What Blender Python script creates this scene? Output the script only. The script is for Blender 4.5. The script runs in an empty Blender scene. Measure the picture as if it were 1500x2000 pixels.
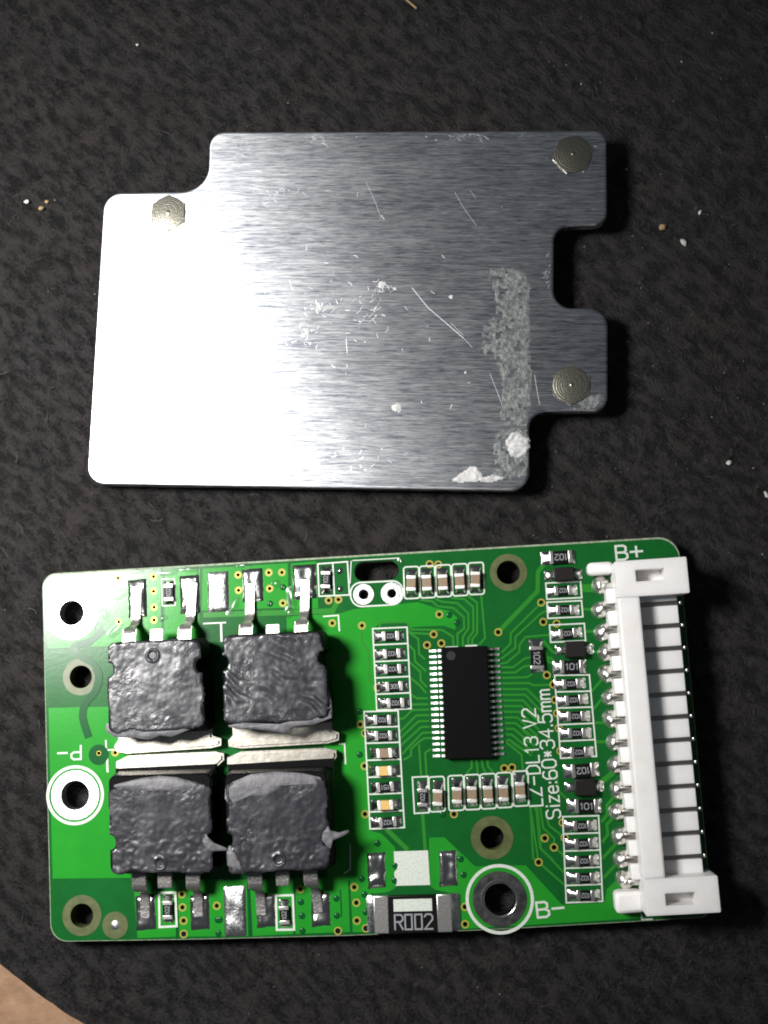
import bpy, bmesh, math, random
from mathutils import Vector, Matrix, noise
from mathutils.geometry import tessellate_polygon
random.seed(7)
sc = bpy.context.scene
C = sc.collection
# one Blender unit is one millimetre
sc.unit_settings.system = 'METRIC'; sc.unit_settings.scale_length = 0.001

# ------------------------------------------------------------------ camera
FPX, CAMH, TX, TY = 2500.0, 121.97, 0.136, 0.070
CAMR = Matrix.Rotation(TX, 3, 'X') @ Matrix.Rotation(TY, 3, 'Y')
CAMP = Vector((0, 0, CAMH))
cd = bpy.data.cameras.new('camera'); cam = bpy.data.objects.new('camera', cd); C.objects.link(cam)
cam.matrix_world = Matrix.Translation(CAMP) @ CAMR.to_4x4()
cd.sensor_fit = 'VERTICAL'; cd.sensor_height = 36; cd.lens = FPX / 2000 * 36
cd.clip_start = 1; cd.clip_end = 2000
sc.camera = cam
# ------------------------------------------------------------------ light
w = bpy.data.worlds.new('World'); sc.world = w; w.use_nodes = True
w.node_tree.nodes['Background'].inputs[0].default_value = (0.80, 0.88, 1.0, 1)
w.node_tree.nodes['Background'].inputs[1].default_value = 0.063
LP = Vector((-84, 31, 125))
ld = bpy.data.lights.new('desk_lamp', 'AREA'); ld.shape = 'DISK'; ld.size = 38
ld.energy = 118000; ld.color = (1.0, 0.985, 0.96); ld.spread = math.radians(88)
lamp = bpy.data.objects.new('desk_lamp', ld); C.objects.link(lamp)
lamp.location = LP
lamp.rotation_euler = (Vector((-46, 20, 0)) - LP).to_track_quat('-Z', 'Y').to_euler()
vs = sc.view_settings
vs.view_transform = 'Standard'; vs.look = 'None'; vs.exposure = 0; vs.gamma = 1; vs.use_curve_mapping = False
sc.cycles.max_bounces = 8; sc.cycles.pixel_filter_type = 'BLACKMAN_HARRIS'; sc.cycles.filter_width = 1.9; sc.cycles.use_denoising = True
sc.cycles.sample_clamp_indirect = 4

# ------------------------------------------------------------------ helpers
def at(px, py, z, n=None, p0=None):
    """photo pixel -> point of the place on the plane at height z (or through p0 with normal n)"""
    d = CAMR @ Vector((px - 750, 1000 - py, -FPX))
    if n is None: n, p0 = Vector((0, 0, 1)), Vector((0, 0, z))
    return CAMP + d * ((p0 - CAMP).dot(n) / d.dot(n))

def link(o, parent=None):
    C.objects.link(o)
    if parent: o.parent = parent
    return o
def mobj(name, me, mat, parent=None, loc=None, rz=0):
    o = bpy.data.objects.new(name, me)
    if mat and not me.materials: me.materials.append(mat)
    if loc is not None: o.location = loc
    o.rotation_euler = (0, 0, rz)
    return link(o, parent)
def bm_mesh(bm, smooth=None):
    bmesh.ops.recalc_face_normals(bm, faces=bm.faces)
    me = bpy.data.meshes.new('m'); bm.to_mesh(me); bm.free()
    if smooth is not None:
        me.polygons.foreach_set('use_smooth', [True] * len(me.polygons))
        me.set_sharp_from_angle(angle=smooth)
        for p in me.polygons:
            if max(abs(c) for c in p.normal) > .9998: p.use_smooth = False
    return me
def tag(o, label=None, cat=None, group=None, kind=None):
    for k, v in (('label', label), ('category', cat), ('group', group), ('kind', kind)):
        if v: o[k] = v
    return o
def V2(p): return Vector((p[0], p[1]))
def circle(c, r, n=24):
    return [Vector((c[0] + r * math.cos(2 * math.pi * i / n), c[1] + r * math.sin(2 * math.pi * i / n))) for i in range(n)]
def inside(p, poly):
    k = False; j = len(poly) - 1
    for i in range(len(poly)):
        a, b = poly[i], poly[j]
        if (a[1] > p[1]) != (b[1] > p[1]) and p[0] < (b[0] - a[0]) * (p[1] - a[1]) / (b[1] - a[1]) + a[0]: k = not k
        j = i
    return k
def edist(p, poly):
    m = 1e9; p = V2(p)
    for i in range(len(poly)):
        a, b = V2(poly[i - 1]), V2(poly[i]); ab = b - a
        t = max(0, min(1, (p - a).dot(ab) / max(ab.length_squared, 1e-9)))
        m = min(m, (a + ab * t - p).length)
    return m
def add_prism(bm, outer, holes, z0, z1, bottom=True):
    loops = [outer] + holes
    flat = [V2(p) for l in loops for p in l]
    tris = tessellate_polygon([[Vector((p[0], p[1], 0)) for p in l] for l in loops])
    top = [bm.verts.new((p.x, p.y, z1)) for p in flat]
    bot = [bm.verts.new((p.x, p.y, z0)) for p in flat]
    for t in tris:
        a, b, c = t
        if (flat[b] - flat[a]).cross(flat[c] - flat[a]) < 0: b, c = c, b
        try:
            bm.faces.new((top[a], top[b], top[c]))
            if bottom: bm.faces.new((bot[a], bot[c], bot[b]))
        except ValueError: pass
    k = 0
    for l in loops:
        n = len(l)
        for i in range(n):
            j = (i + 1) % n
            try: bm.faces.new((bot[k + i], bot[k + j], top[k + j], top[k + i]))
            except ValueError: pass
        k += n
def prism(name, outer, z0, z1, mat, parent, holes=(), smooth=0.5):
    bm = bmesh.new(); add_prism(bm, outer, list(holes), z0, z1)
    return mobj(name, bm_mesh(bm, smooth), mat, parent)
def add_box(bm, x0, x1, y0, y1, z0, z1, bev=0):
    vs_ = [bm.verts.new(c) for c in ((x0,y0,z0),(x1,y0,z0),(x1,y1,z0),(x0,y1,z0),(x0,y0,z1),(x1,y0,z1),(x1,y1,z1),(x0,y1,z1))]
    fs = [bm.faces.new([vs_[i] for i in f]) for f in ((3,2,1,0),(4,5,6,7),(0,1,5,4),(1,2,6,5),(2,3,7,6),(3,0,4,7))]
    if bev:
        es = list({e for f in fs for e in f.edges})
        bmesh.ops.bevel(bm, geom=es, offset=bev, segments=2, profile=0.5, affect='EDGES')
def add_ribbon(bm, pts, wd, z0, z1, closed=False):
    P = [V2(p) for p in pts]; n = len(P)
    if n < 2: return
    L, R = [], []
    for i in range(n):
        if closed: a, b, c = P[i - 1], P[i], P[(i + 1) % n]
        else: a, b, c = P[max(i - 1, 0)], P[i], P[min(i + 1, n - 1)]
        d0 = (b - a) if (b - a).length > 1e-9 else (c - b)
        d1 = (c - b) if (c - b).length > 1e-9 else (b - a)
        d0, d1 = d0.normalized(), d1.normalized()
        n0, n1 = Vector((-d0.y, d0.x)), Vector((-d1.y, d1.x))
        m = (n0 + n1)
        m = m.normalized() if m.length > 1e-6 else n0
        s = min(1 / max(m.dot(n0), 0.35), 2.0) * wd / 2
        e = Vector((0, 0))
        if not closed and i == 0: e = -d1 * wd * .3
        if not closed and i == n - 1: e = d0 * wd * .3
        L.append(b + m * s + e); R.append(b - m * s + e)
    lt = [bm.verts.new((p.x, p.y, z1 + .0007 * i)) for i, p in enumerate(L)]; rt = [bm.verts.new((p.x, p.y, z1 + .0007 * i)) for i, p in enumerate(R)]
    lb = [bm.verts.new((p.x, p.y, z0)) for p in L]; rb = [bm.verts.new((p.x, p.y, z0)) for p in R]
    for i in range(n if closed else n - 1):
        j = (i + 1) % n
        bm.faces.new((rt[i], rt[j], lt[j], lt[i])); bm.faces.new((lt[i], lt[j], lb[j], lb[i])); bm.faces.new((rb[i], rb[j], rt[j], rt[i]))
    if not closed:
        bm.faces.new((lt[0], lb[0], rb[0], rt[0])); bm.faces.new((rt[-1], rb[-1], lb[-1], lt[-1]))
def ribbon(name, pts, wd, z0, z1, mat, parent, closed=False):
    bm = bmesh.new(); add_ribbon(bm, pts, wd, z0, z1, closed)
    me = bpy.data.meshes.new('m'); bm.to_mesh(me); bm.free()
    return mobj(name, me, mat, parent)
def rounded(corners, seg=7):
    """corners: (point, radius) -> polygon with rounded corners"""
    out = []; n = len(corners)
    for i in range(n):
        p, r = V2(corners[i][0]), corners[i][1]
        a, b = V2(corners[i - 1][0]) - p, V2(corners[(i + 1) % n][0]) - p
        a.normalize(); b.normalize()
        ang = math.acos(max(-1, min(1, a.dot(b))))
        if r <= 0 or ang > 3.1: out.append(p); continue
        t = r / math.tan(ang / 2)
        c = p + (a + b).normalized() * (r / math.sin(ang / 2))
        s, e = p + a * t - c, p + b * t - c
        a0 = math.atan2(s.y, s.x); da = math.atan2(e.y, e.x) - a0
        while da > math.pi: da -= 2 * math.pi
        while da < -math.pi: da += 2 * math.pi
        for k in range(seg + 1):
            q = a0 + da * k / seg; out.append(c + Vector((math.cos(q), math.sin(q))) * r)
    return out
def N(x, y, z=0, s=1.0): return noise.noise(Vector((x * s, y * s, z)))

# ------------------------------------------------------------------ materials
def mat(name, col, rough=.5, metal=0, spec=.5, bump=None, var=None, coat=0, trans=0, aniso=0, rvar=None, ior=1.45):
    m = bpy.data.materials.new(name); m.use_nodes = True
    nt = m.node_tree; b = nt.nodes['Principled BSDF']
    b.inputs['Base Color'].default_value = (*col, 1); b.inputs['Roughness'].default_value = rough
    b.inputs['Metallic'].default_value = metal; b.inputs['Specular IOR Level'].default_value = spec
    b.inputs['Coat Weight'].default_value = coat; b.inputs['Coat Roughness'].default_value = .06
    b.inputs['Transmission Weight'].default_value = trans; b.inputs['IOR'].default_value = ior
    tc = nt.nodes.new('ShaderNodeTexCoord')
    def nz(scale, detail=4, rgh=.6, stretch=None):
        t = nt.nodes.new('ShaderNodeTexNoise'); t.inputs['Scale'].default_value = scale
        t.inputs['Detail'].default_value = detail; t.inputs['Roughness'].default_value = rgh
        src = tc.outputs['Object']
        if stretch:
            mp = nt.nodes.new('ShaderNodeMapping'); mp.inputs['Scale'].default_value = stretch
            nt.links.new(src, mp.inputs[0]); src = mp.outputs[0]
        nt.links.new(src, t.inputs['Vector']); return t
    if bump:
        t = nz(bump[0], bump[2] if len(bump) > 2 else 5, .6)
        bp = nt.nodes.new('ShaderNodeBump'); bp.inputs['Strength'].default_value = 1; bp.inputs['Distance'].default_value = bump[1]
        nt.links.new(t.outputs[0], bp.inputs['Height']); nt.links.new(bp.outputs[0], b.inputs['Normal'])
    if var:
        t = nz(var[0], 4, .6, var[3] if len(var) > 3 else None)
        r = nt.nodes.new('ShaderNodeValToRGB'); r.color_ramp.elements[0].position = var[2][0] if isinstance(var[2], tuple) else .35
        r.color_ramp.elements[1].position = var[2][1] if isinstance(var[2], tuple) else .65
        r.color_ramp.elements[0].color = (*col, 1); r.color_ramp.elements[1].color = (*var[1], 1)
        nt.links.new(t.outputs[0], r.inputs[0]); nt.links.new(r.outputs[0], b.inputs['Base Color'])
    if rvar:
        t = nz(rvar[0], 4, .6, rvar[3] if len(rvar) > 3 else None)
        r = nt.nodes.new('ShaderNodeMapRange'); r.inputs[1].default_value = .3; r.inputs[2].default_value = .7
        r.inputs[3].default_value = rvar[1]; r.inputs[4].default_value = rvar[2]
        nt.links.new(t.outputs[0], r.inputs[0]); nt.links.new(r.outputs[0], b.inputs['Roughness'])
    return m
M = {}
M['mask'] = mat('dark_solder_mask', (.007, .105, .019), .2, spec=.34, bump=(2.5, .004), var=(.35, (.006, .085, .015), (.35, .65)))
M['copper'] = mat('solder_mask_over_copper', (.018, .255, .021), .2, spec=.34, bump=(2.5, .004), var=(.3, (.014, .22, .018), (.3, .7)))
M['trace'] = mat('solder_mask_over_track', (.024, .195, .022), .22, spec=.34)
M['gap'] = mat('solder_mask_gap', (.004, .075, .017), .2, spec=.34)
M['lam'] = mat('laminate_edge', (.30, .36, .25), .7, bump=(9, .05), var=(3, (.18, .24, .15), (.4, .6)))
M['bare'] = mat('bare_laminate', (.070, .090, .030), .4, var=(1.5, (.10, .115, .04), (.4, .6)))
M['silk'] = mat('white_silkscreen', (.62, .66, .60), .6, var=(6, (.50, .55, .48), (.45, .6)))
M['tin'] = mat('tinned_pad', (.62, .62, .62), .3, 1, bump=(4, .03), rvar=(5, .2, .42))
M['tinflat'] = mat('tinned_ring', (.78, .78, .77), .36, 1, bump=(5, .012, 2), rvar=(4, .28, .45))
M['tindark'] = mat('dark_tinned_ring', (.26, .26, .255), .36, 1, bump=(1.5, .02, 3), var=(1.1, (.10, .10, .098), (.35, .65)))  # darker tin tone with random mottling
M['solder'] = mat('solder', (.62, .62, .60), .2, 1, bump=(2, .03, 2))
M['solderblob'] = mat('solder_joint_metal', (.88, .86, .82), .33, 1, bump=(2.2, .05, 2))
M['gold'] = mat('via_copper', (.42, .32, .07), .35, 1, spec=.5)
M['viaedge'] = mat('via_rim', (.40, .33, .06), .4)
M['term'] = mat('chip_terminal', (.66, .64, .61), .34, 1, bump=(5, .012, 2))
M['termw'] = mat('chip_terminal_bright', (.80, .78, .75), .4, .7, bump=(9, .02))
M['chip'] = mat('resistor_glass', (.006, .0055, .006), .4, spec=.15, bump=(10, .01))
M['chipside'] = mat('resistor_ceramic', (.55, .54, .52), .6)
M['print'] = mat('resistor_print', (.25, .26, .275), .6)
M['cap'] = mat('capacitor_ceramic', (.22, .155, .10), .5, var=(4, (.27, .19, .12), (.4, .6)))
M['capy'] = mat('yellow_capacitor_ceramic', (.62, .40, .12), .45, var=(4, (.68, .45, .15), (.4, .6)))
M['epoxy'] = mat('black_epoxy', (.004, .004, .0045), .5, spec=.05, bump=(7, .02))
M['epoxyd'] = mat('diode_epoxy', (.009, .007, .006), .5, spec=.3, bump=(7, .02))
M['mark'] = mat('pin_one_mark', (.025, .025, .026), .3)
M['tab'] = mat('nickel_tab', (.70, .66, .58), .30, 1, bump=(2, .012, 2), var=(1.2, (.56, .52, .45), (.4, .6)))
M['leg'] = mat('tinned_leg', (.70, .67, .63), .36, 1, bump=(4, .05))
M['legg'] = mat('greasy_leg', (.33, .315, .31), .4, .8, bump=(4, .06))
M['paste'] = mat('thermal_paste', (.024, .0235, .029), .25, spec=.55, bump=(1.9, .13, 2.5), var=(.42, (.052, .051, .058), (.50, .64)), rvar=(.7, .22, .40))
nt = M['paste'].node_tree; bn = [n for n in nt.nodes if n.type == 'BUMP'][0]; tcx = [n for n in nt.nodes if n.type == 'TEX_COORD'][0]
wn = nt.nodes.new('ShaderNodeTexNoise'); wn.inputs['Scale'].default_value = .33; nt.links.new(tcx.outputs['Object'], wn.inputs['Vector'])
wr = nt.nodes.new('ShaderNodeMapRange'); wr.inputs[1].default_value = .42; wr.inputs[2].default_value = .58; wr.inputs[3].default_value = .010; wr.inputs[4].default_value = .060
nt.links.new(wn.outputs[0], wr.inputs[0]); nt.links.new(wr.outputs[0], bn.inputs['Distance'])
M['pastel'] = mat('smeared_paste', (.15, .146, .155), .5, bump=(2.5, .05, 3), var=(1.2, (.09, .088, .097), (.4, .6)))
M['plastic'] = mat('white_nylon', (.90, .88, .87), .42, bump=(1.2, .02, 3), var=(.5, (.84, .82, .79), (.4, .7)))
bs = M['plastic'].node_tree.nodes['Principled BSDF']; bs.inputs['Subsurface Weight'].default_value = .5; bs.inputs['Subsurface Radius'].default_value = (1, .95, .85); bs.inputs['Subsurface Scale'].default_value = 1.0
M['lead'] = mat('lead_tin', (.56, .56, .545), .44, 1, bump=(3, .05, 2))
M['pin'] = mat('pin_metal', (.42, .40, .37), .3, 1)
M['flux'] = bpy.data.materials.new('clear_flux'); M['flux'].use_nodes = True
nt = M['flux'].node_tree; nt.nodes.remove(nt.nodes['Principled BSDF'])
tb = nt.nodes.new('ShaderNodeBsdfTransparent'); gb = nt.nodes.new('ShaderNodeBsdfGlossy'); gb.inputs['Roughness'].default_value = .26; fr = nt.nodes.new('ShaderNodeFresnel'); fr.inputs[0].default_value = 1.55
mxs = nt.nodes.new('ShaderNodeMixShader'); mxs.inputs[0].default_value = .13; nt.nodes.remove(fr); nt.links.new(tb.outputs[0], mxs.inputs[1]); nt.links.new(gb.outputs[0], mxs.inputs[2])
nt.links.new(mxs.outputs[0], nt.nodes['Material Output'].inputs[0])
M['stud'] = mat('stud_metal', (.27, .26, .215), .33, 1, bump=(4, .015, 2))
M['grease'] = mat('dried_grease', (.15, .16, .158), .34, bump=(3, .14, 3), var=(2, (.27, .28, .275), (.4, .6)))
nt = M['grease'].node_tree; b_ = nt.nodes['Principled BSDF']; tcx = nt.nodes.new('ShaderNodeTexCoord'); nn = nt.nodes.new('ShaderNodeTexNoise'); nn.inputs['Scale'].default_value = 1.6; nn.inputs['Detail'].default_value = 5
nt.links.new(tcx.outputs['Object'], nn.inputs['Vector']); rr_ = nt.nodes.new('ShaderNodeMapRange'); rr_.inputs[1].default_value = .35; rr_.inputs[2].default_value = .65; rr_.inputs[3].default_value = .38; rr_.inputs[4].default_value = .78
nt.links.new(nn.outputs[0], rr_.inputs[0]); nt.links.new(rr_.outputs[0], b_.inputs['Alpha'])
M['greasew'] = mat('white_grease', (.50, .50, .495), .5, bump=(3, .06))
M['scr'] = mat('scratch_metal', (.72, .74, .77), .42, 1)
M['white'] = mat('white_crumb', (.50, .50, .48), .6, bump=(6, .1))
M['amber'] = mat('amber_crumb', (.30, .21, .10), .5, bump=(6, .1))
M['dust'] = mat('dust', (.24, .23, .215), .6)
M['fibre'] = mat('fibre', (.075, .073, .07), .6)
M['table'] = mat('wood_table', (.24, .135, .075), .6, bump=(1.5, .08), var=(.6, (.32, .19, .11), (.35, .65)))

def plate_mat():
    m = mat('brushed_aluminium', (.76, .78, .82), .30, 1)
    nt = m.node_tree; b = nt.nodes['Principled BSDF']
    tc = nt.nodes.new('ShaderNodeTexCoord')
    def streak(sx, sy, det, off=0):
        mp = nt.nodes.new('ShaderNodeMapping'); mp.inputs['Scale'].default_value = (sx, sy, 1); mp.inputs['Location'].default_value = (off, off * 2, 0)
        mp.inputs['Rotation'].default_value = (0, 0, math.radians(-.6))
        nt.links.new(tc.outputs['Object'], mp.inputs[0])
        t = nt.nodes.new('ShaderNodeTexNoise'); t.inputs['Scale'].default_value = 1; t.inputs['Detail'].default_value = det; t.inputs['Roughness'].default_value = .7
        nt.links.new(mp.outputs[0], t.inputs['Vector']); return t
    s1 = streak(.36, 7, 3); s2 = streak(.9, 14, 2, 7); s3 = streak(.12, .16, 3, 3)
    add = nt.nodes.new('ShaderNodeMath'); add.operation = 'ADD'
    nt.links.new(s1.outputs[0], add.inputs[0]); nt.links.new(s2.outputs[0], add.inputs[1])
    cr = nt.nodes.new('ShaderNodeValToRGB'); cr.color_ramp.elements[0].position = .72; cr.color_ramp.elements[1].position = 1.3 / 1.0 if False else 1.0
    cr.color_ramp.elements[0].color = (.15, .175, .24, 1); cr.color_ramp.elements[1].color = (.97, .98, .99, 1)  # brushed grain, with its uneven bluish reflections put into the base colour
    sc_ = nt.nodes.new('ShaderNodeMath'); sc_.operation = 'MULTIPLY_ADD'; sc_.inputs[1].default_value = .5; sc_.inputs[2].default_value = .38
    nt.links.new(add.outputs[0], sc_.inputs[0]); nt.links.new(sc_.outputs[0], cr.inputs[0]); nt.links.new(cr.outputs[0], b.inputs['Base Color'])
    mr = nt.nodes.new('ShaderNodeMapRange'); mr.inputs[1].default_value = .3; mr.inputs[2].default_value = .7; mr.inputs[3].default_value = .36; mr.inputs[4].default_value = .42
    nt.links.new(s3.outputs[0], mr.inputs[0]); nt.links.new(mr.outputs[0], b.inputs['Roughness'])
    b.inputs['Anisotropic'].default_value = .7
    vt = nt.nodes.new('ShaderNodeVectorTransform'); vt.vector_type = 'VECTOR'; vt.convert_from = 'OBJECT'; vt.convert_to = 'WORLD'; vt.inputs[0].default_value = (-.25, 1, 0)
    nt.links.new(vt.outputs[0], b.inputs['Tangent'])
    return m
M['alu'] = plate_mat()
def felt_mat():
    m = mat('dark_work_mat', (.02, .02, .02), .40, spec=.55)
    nt = m.node_tree; b = nt.nodes['Principled BSDF']; tc = nt.nodes.new('ShaderNodeTexCoord')
    def nz(scale, det, rot=0, st=(1, 1, 1), rgh=.6):
        m0 = nt.nodes.new('ShaderNodeMapping'); m0.inputs['Rotation'].default_value = (0, 0, rot)
        mp = nt.nodes.new('ShaderNodeMapping'); mp.inputs['Scale'].default_value = st; nt.links.new(m0.outputs[0], mp.inputs[0])
        t = nt.nodes.new('ShaderNodeTexNoise'); t.inputs['Scale'].default_value = scale; t.inputs['Detail'].default_value = det; t.inputs['Roughness'].default_value = rgh
        nt.links.new(tc.outputs['Object'], m0.inputs[0]); nt.links.new(mp.outputs[0], t.inputs['Vector']); return t
    big = nz(.52, 2.5, .75, (1, 2.0, 1), .5); fine = nz(3.4, 4, .75, (1, 1.3, 1), .7); hue = nz(.10, 3)
    r = nt.nodes.new('ShaderNodeValToRGB'); e = r.color_ramp.elements
    e[0].position = .435; e[0].color = (.0015, .0013, .0013, 1); e[1].position = .56; e[1].color = (.0225, .0212, .0213, 1)  # pits of the relief darkened in the colour, as if shaded
    mx = nt.nodes.new('ShaderNodeMath'); mx.operation = 'MULTIPLY_ADD'; mx.inputs[1].default_value = .55
    nt.links.new(big.outputs[0], mx.inputs[0])
    m2 = nt.nodes.new('ShaderNodeMath'); m2.operation = 'MULTIPLY'; m2.inputs[1].default_value = .45
    nt.links.new(fine.outputs[0], m2.inputs[0]); nt.links.new(m2.outputs[0], mx.inputs[2])
    nt.links.new(mx.outputs[0], r.inputs[0])
    hr = nt.nodes.new('ShaderNodeValToRGB'); h = hr.color_ramp.elements
    h[0].position = .35; h[0].color = (1.12, .97, .94, 1); h[1].position = .65; h[1].color = (1.0, 1.0, 1.0, 1)
    nt.links.new(hue.outputs[0], hr.inputs[0])
    mul = nt.nodes.new('ShaderNodeMix'); mul.data_type = 'RGBA'; mul.blend_type = 'MULTIPLY'; mul.inputs[0].default_value = 1
    nt.links.new(r.outputs[0], mul.inputs[6]); nt.links.new(hr.outputs[0], mul.inputs[7]); 
    gr = nz(7.5, 2, 0, (1, 1, 1), .5); gm = nt.nodes.new('ShaderNodeMapRange'); gm.inputs[1].default_value = .66; gm.inputs[2].default_value = .80; gm.inputs[3].default_value = 0; gm.inputs[4].default_value = .8
    nt.links.new(gr.outputs[0], gm.inputs[0])
    gx_ = nt.nodes.new('ShaderNodeMix'); gx_.data_type = 'RGBA'; nt.links.new(gm.outputs[0], gx_.inputs[0]); nt.links.new(mul.outputs[2], gx_.inputs[6]); gx_.inputs[7].default_value = (.12, .115, .11, 1)
    nt.links.new(gx_.outputs[2], b.inputs['Base Color'])
    bp = nt.nodes.new('ShaderNodeBump'); bp.inputs['Strength'].default_value = 1; bp.inputs['Distance'].default_value = .85
    nt.links.new(mx.outputs[0], bp.inputs['Height']); nt.links.new(bp.outputs[0], b.inputs['Normal'])
    return m
M['felt'] = felt_mat()

# ------------------------------------------------------------------ setting: mat and table
def build_mat():
    bm = bmesh.new()
    x0, x1, y0, y1, st = -95, 75, -75, 115, .62
    nx, ny = int((x1 - x0) / st), int((y1 - y0) / st)
    g = []
    for j in range(ny + 1):
        row = []
        for i in range(nx + 1):
            x, y = x0 + i * st, y0 + j * st
            u, v = x * .72 - y * .69, (x * .69 + y * .72)
            p = noise.noise(Vector((u * .55, v * 1.1, 3)))
            q = noise.noise(Vector((x * 1.4, y * 1.4, 9)))
            z = -.75 * max(0, -p - .02) + .16 * q - .05
            row.append(bm.verts.new((x, y, min(z, .05))))
        g.append(row)
    for j in range(ny):
        for i in range(nx): bm.faces.new((g[j][i], g[j][i + 1], g[j + 1][i + 1], g[j + 1][i]))
    # the worn, slanting corner of the mat at the lower left
    e = [at(-40, 1853, 0), at(0, 1885, 0), at(85, 1950, 0), at(162, 2000, 0), at(200, 2027, 0)]
    a, b = at(-200, 1735, 0), at(300, 2100, 0)
    for p, q in ((at(0, 1884, 0), at(86, 1951, 0)), (at(86, 1951, 0), at(162, 2002, 0))):
        d = (q - p); n = Vector((d.y, -d.x, 0)).normalized()
        if n.dot(Vector((-1, -1, 0))) < 0: n = -n
        bmesh.ops.bisect_plane(bm, geom=bm.verts[:] + bm.edges[:] + bm.faces[:], plane_co=p, plane_no=n, clear_outer=True)
    be = [ed for ed in bm.edges if ed.is_boundary]
    r = bmesh.ops.extrude_edge_only(bm, edges=be)
    for v in r['geom']:
        if isinstance(v, bmesh.types.BMVert): v.co.z = -3.0
    o = mobj('work_mat', bm_mesh(bm, .9), M['felt'])
    tag(o, kind='structure')
build_mat()
bm = bmesh.new(); add_box(bm, -700, 700, -600, 900, -24, -3.05)
tag(mobj('table_top', bm_mesh(bm), M['table']), kind='structure')

# ------------------------------------------------------------------ the circuit board
ZB, TH = 0.8, 1.6                      # underside above the mat, thickness
ZT = ZB + TH
BC = at(740, 1450, ZT); BROT = .050
root = link(bpy.data.objects.new('circuit_board', None))
root.location = (BC.x, BC.y, ZB); root.rotation_euler = (0, 0, BROT); root.empty_display_size = 4
tag(root, 'green circuit board with white side connector, black chips and four greasy black power transistors', 'circuit board')
BI = Matrix.Rotation(-BROT, 3, 'Z')
def lp(px, py, z=0):
    """pixel -> board-local xy of the point z mm above the board's top face"""
    p = BI @ (at(px, py, ZT + z) - Vector((BC.x, BC.y, 0)))
    return Vector((p.x, p.y))
def LP3(px, py, z=0):
    p = lp(px, py, z); return Vector((p.x, p.y, TH + z))
PX = 1 / 20.8                           # mm per photo pixel on the board
def Z1(x, y): return (60 + x / 3.75, 1080 + y / 3.75)
def Z2(x, y): return (400 + x / 3.75, 1070 + y / 3.75)
def Z3(x, y): return (680 + x / 3.75, 1060 + y / 3.75)
def Z4(x, y): return (1020 + x / 3.75, 1030 + y / 3.75)
def Z5(x, y): return (60 + x / 3.75, 1450 + y / 3.75)
def Z6(x, y): return (400 + x / 3.75, 1450 + y / 3.75)
def Z7(x, y): return (680 + x / 3.75, 1450 + y / 3.75)
def Z8(x, y): return (1020 + x / 3.75, 1420 + y / 3.75)

outline = rounded([(lp(82, 1121), 1.3), (lp(1324, 1047), 1.9), (lp(1392, 1791), 1.2), (lp(1270, 1798.5), 0), (lp(972, 1815.5), 0), (lp(680, 1827.5), 0), (lp(400, 1834.5), 0), (lp(99, 1839.5), 1.6)], 8)
HOLES = []                              # (centre, radius) through-holes
mount = [((140, 1197), 25, 53, 'tin'), ((158, 1322), 22, 36, 'bare'), ((147, 1553), 28, 47, 'tin'), ((160, 1788), 22, 38, 'bare'),
         ((993, 1118), 22.5, 36, 'bare'), ((961, 1636), 22, 40, 'bare'), ((976, 1756), 29, 51, 'dark'), ((710, 1161), 10, 20, 'tin'), ((765, 1159), 9, 21, 'tin')]
for c, r, R, k in mount: HOLES.append((lp(*c), r * PX + .1))
vias = [(230.7,1129),(300,1126),(300,1154.7),(301,1186),(301,1211),(232,1214.7),(465,1123),(525,1118.5),(550.7,1118),(466,1153),(526.7,1149.5),
        (552.5,1178),(642,1172.7),(661,1171),(649,1217),(839,1102),(856,1102.7),(858,1200),(847,1239),(862,1256.5),(834,1260),(737,1342.7),(704,1414.7),
        (713,1432),(1057,1177),(1061,1214.7),(1068,1318.7),(1081,1337),(1087,1218),(1084,1367),(1088,1393),(1091,1422),(1094.7,1466.7),(712,1496),
        (713,1590),(886.7,1590),(985,1500.7),(1000,1499),(1064,1637),(1052,1684),(1082,1655),(1102.7,1636),(1099,1606.7),(697,1798),(714.7,1813),
        (908,1771),(908.5,1805),(355.5,1746.5),(356.5,1772),(358.7,1798),(359,1824),(423.5,1769),(586.7,1736.7),(660,1818),(225,1470),
        (696,1763),(692,1732.7),(193,1471),(707,1222),(973,1234.7)]
for v in vias: HOLES.append((lp(*v), 4.6 * PX))
slot = rounded([(lp(691, 1098), .88), (lp(778, 1093), .88), (lp(780, 1131), .88), (lp(692, 1136), .88)], 8)
def holes_in(poly):
    out = []
    for c, r in HOLES:
        if inside(c, poly) and edist(c, poly) > r + .02: out.append(circle(c, r, 28 if r > .5 else 12))
    sc_ = lp(735, 1114)
    if all(inside(q, poly) for q in slot): out.append(slot)
    return out
prism('laminate', outline, 0, TH - .03, M['lam'], root, holes_in(outline))
cx_, cy_ = sum(p.x for p in outline) / len(outline), sum(p.y for p in outline) / len(outline)
inset = [Vector((p.x - .07 * (1 if p.x > cx_ else -1), p.y - (.17 if p.y > cy_ else -.06))) for p in outline]
prism('solder_mask', inset, TH - .0295, TH, M['mask'], root, holes_in(inset))
AREAS = []
def area(pts, z=.03, m='copper', name='copper_area'):
    poly = [lp(*p) for p in pts]
    for i, p in enumerate(poly):
        for _ in range(60):
            if inside(poly[i], inset) and edist(poly[i], inset) > .12: break
            poly[i] = poly[i] + (Vector((cx_, cy_)) - poly[i]) * .008
    if sum(poly[i - 1].cross(poly[i]) for i in range(len(poly))) < 0: poly.reverse()
    AREAS.append(poly)
    return prism(name, poly, TH + .001, TH + z, M[m], root, holes_in(poly))
area([(88,1132),(108,1122),(236,1115),(236,1136),(210,1141),(193,1158),(187,1180),(190,1215),(183,1240),(168,1262),(89,1265)])
area([(240,1114),(312,1110),(315,1262),(178,1263),(196,1240),(202,1222),(200,1165),(214,1146),(240,1138)], .031)
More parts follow.
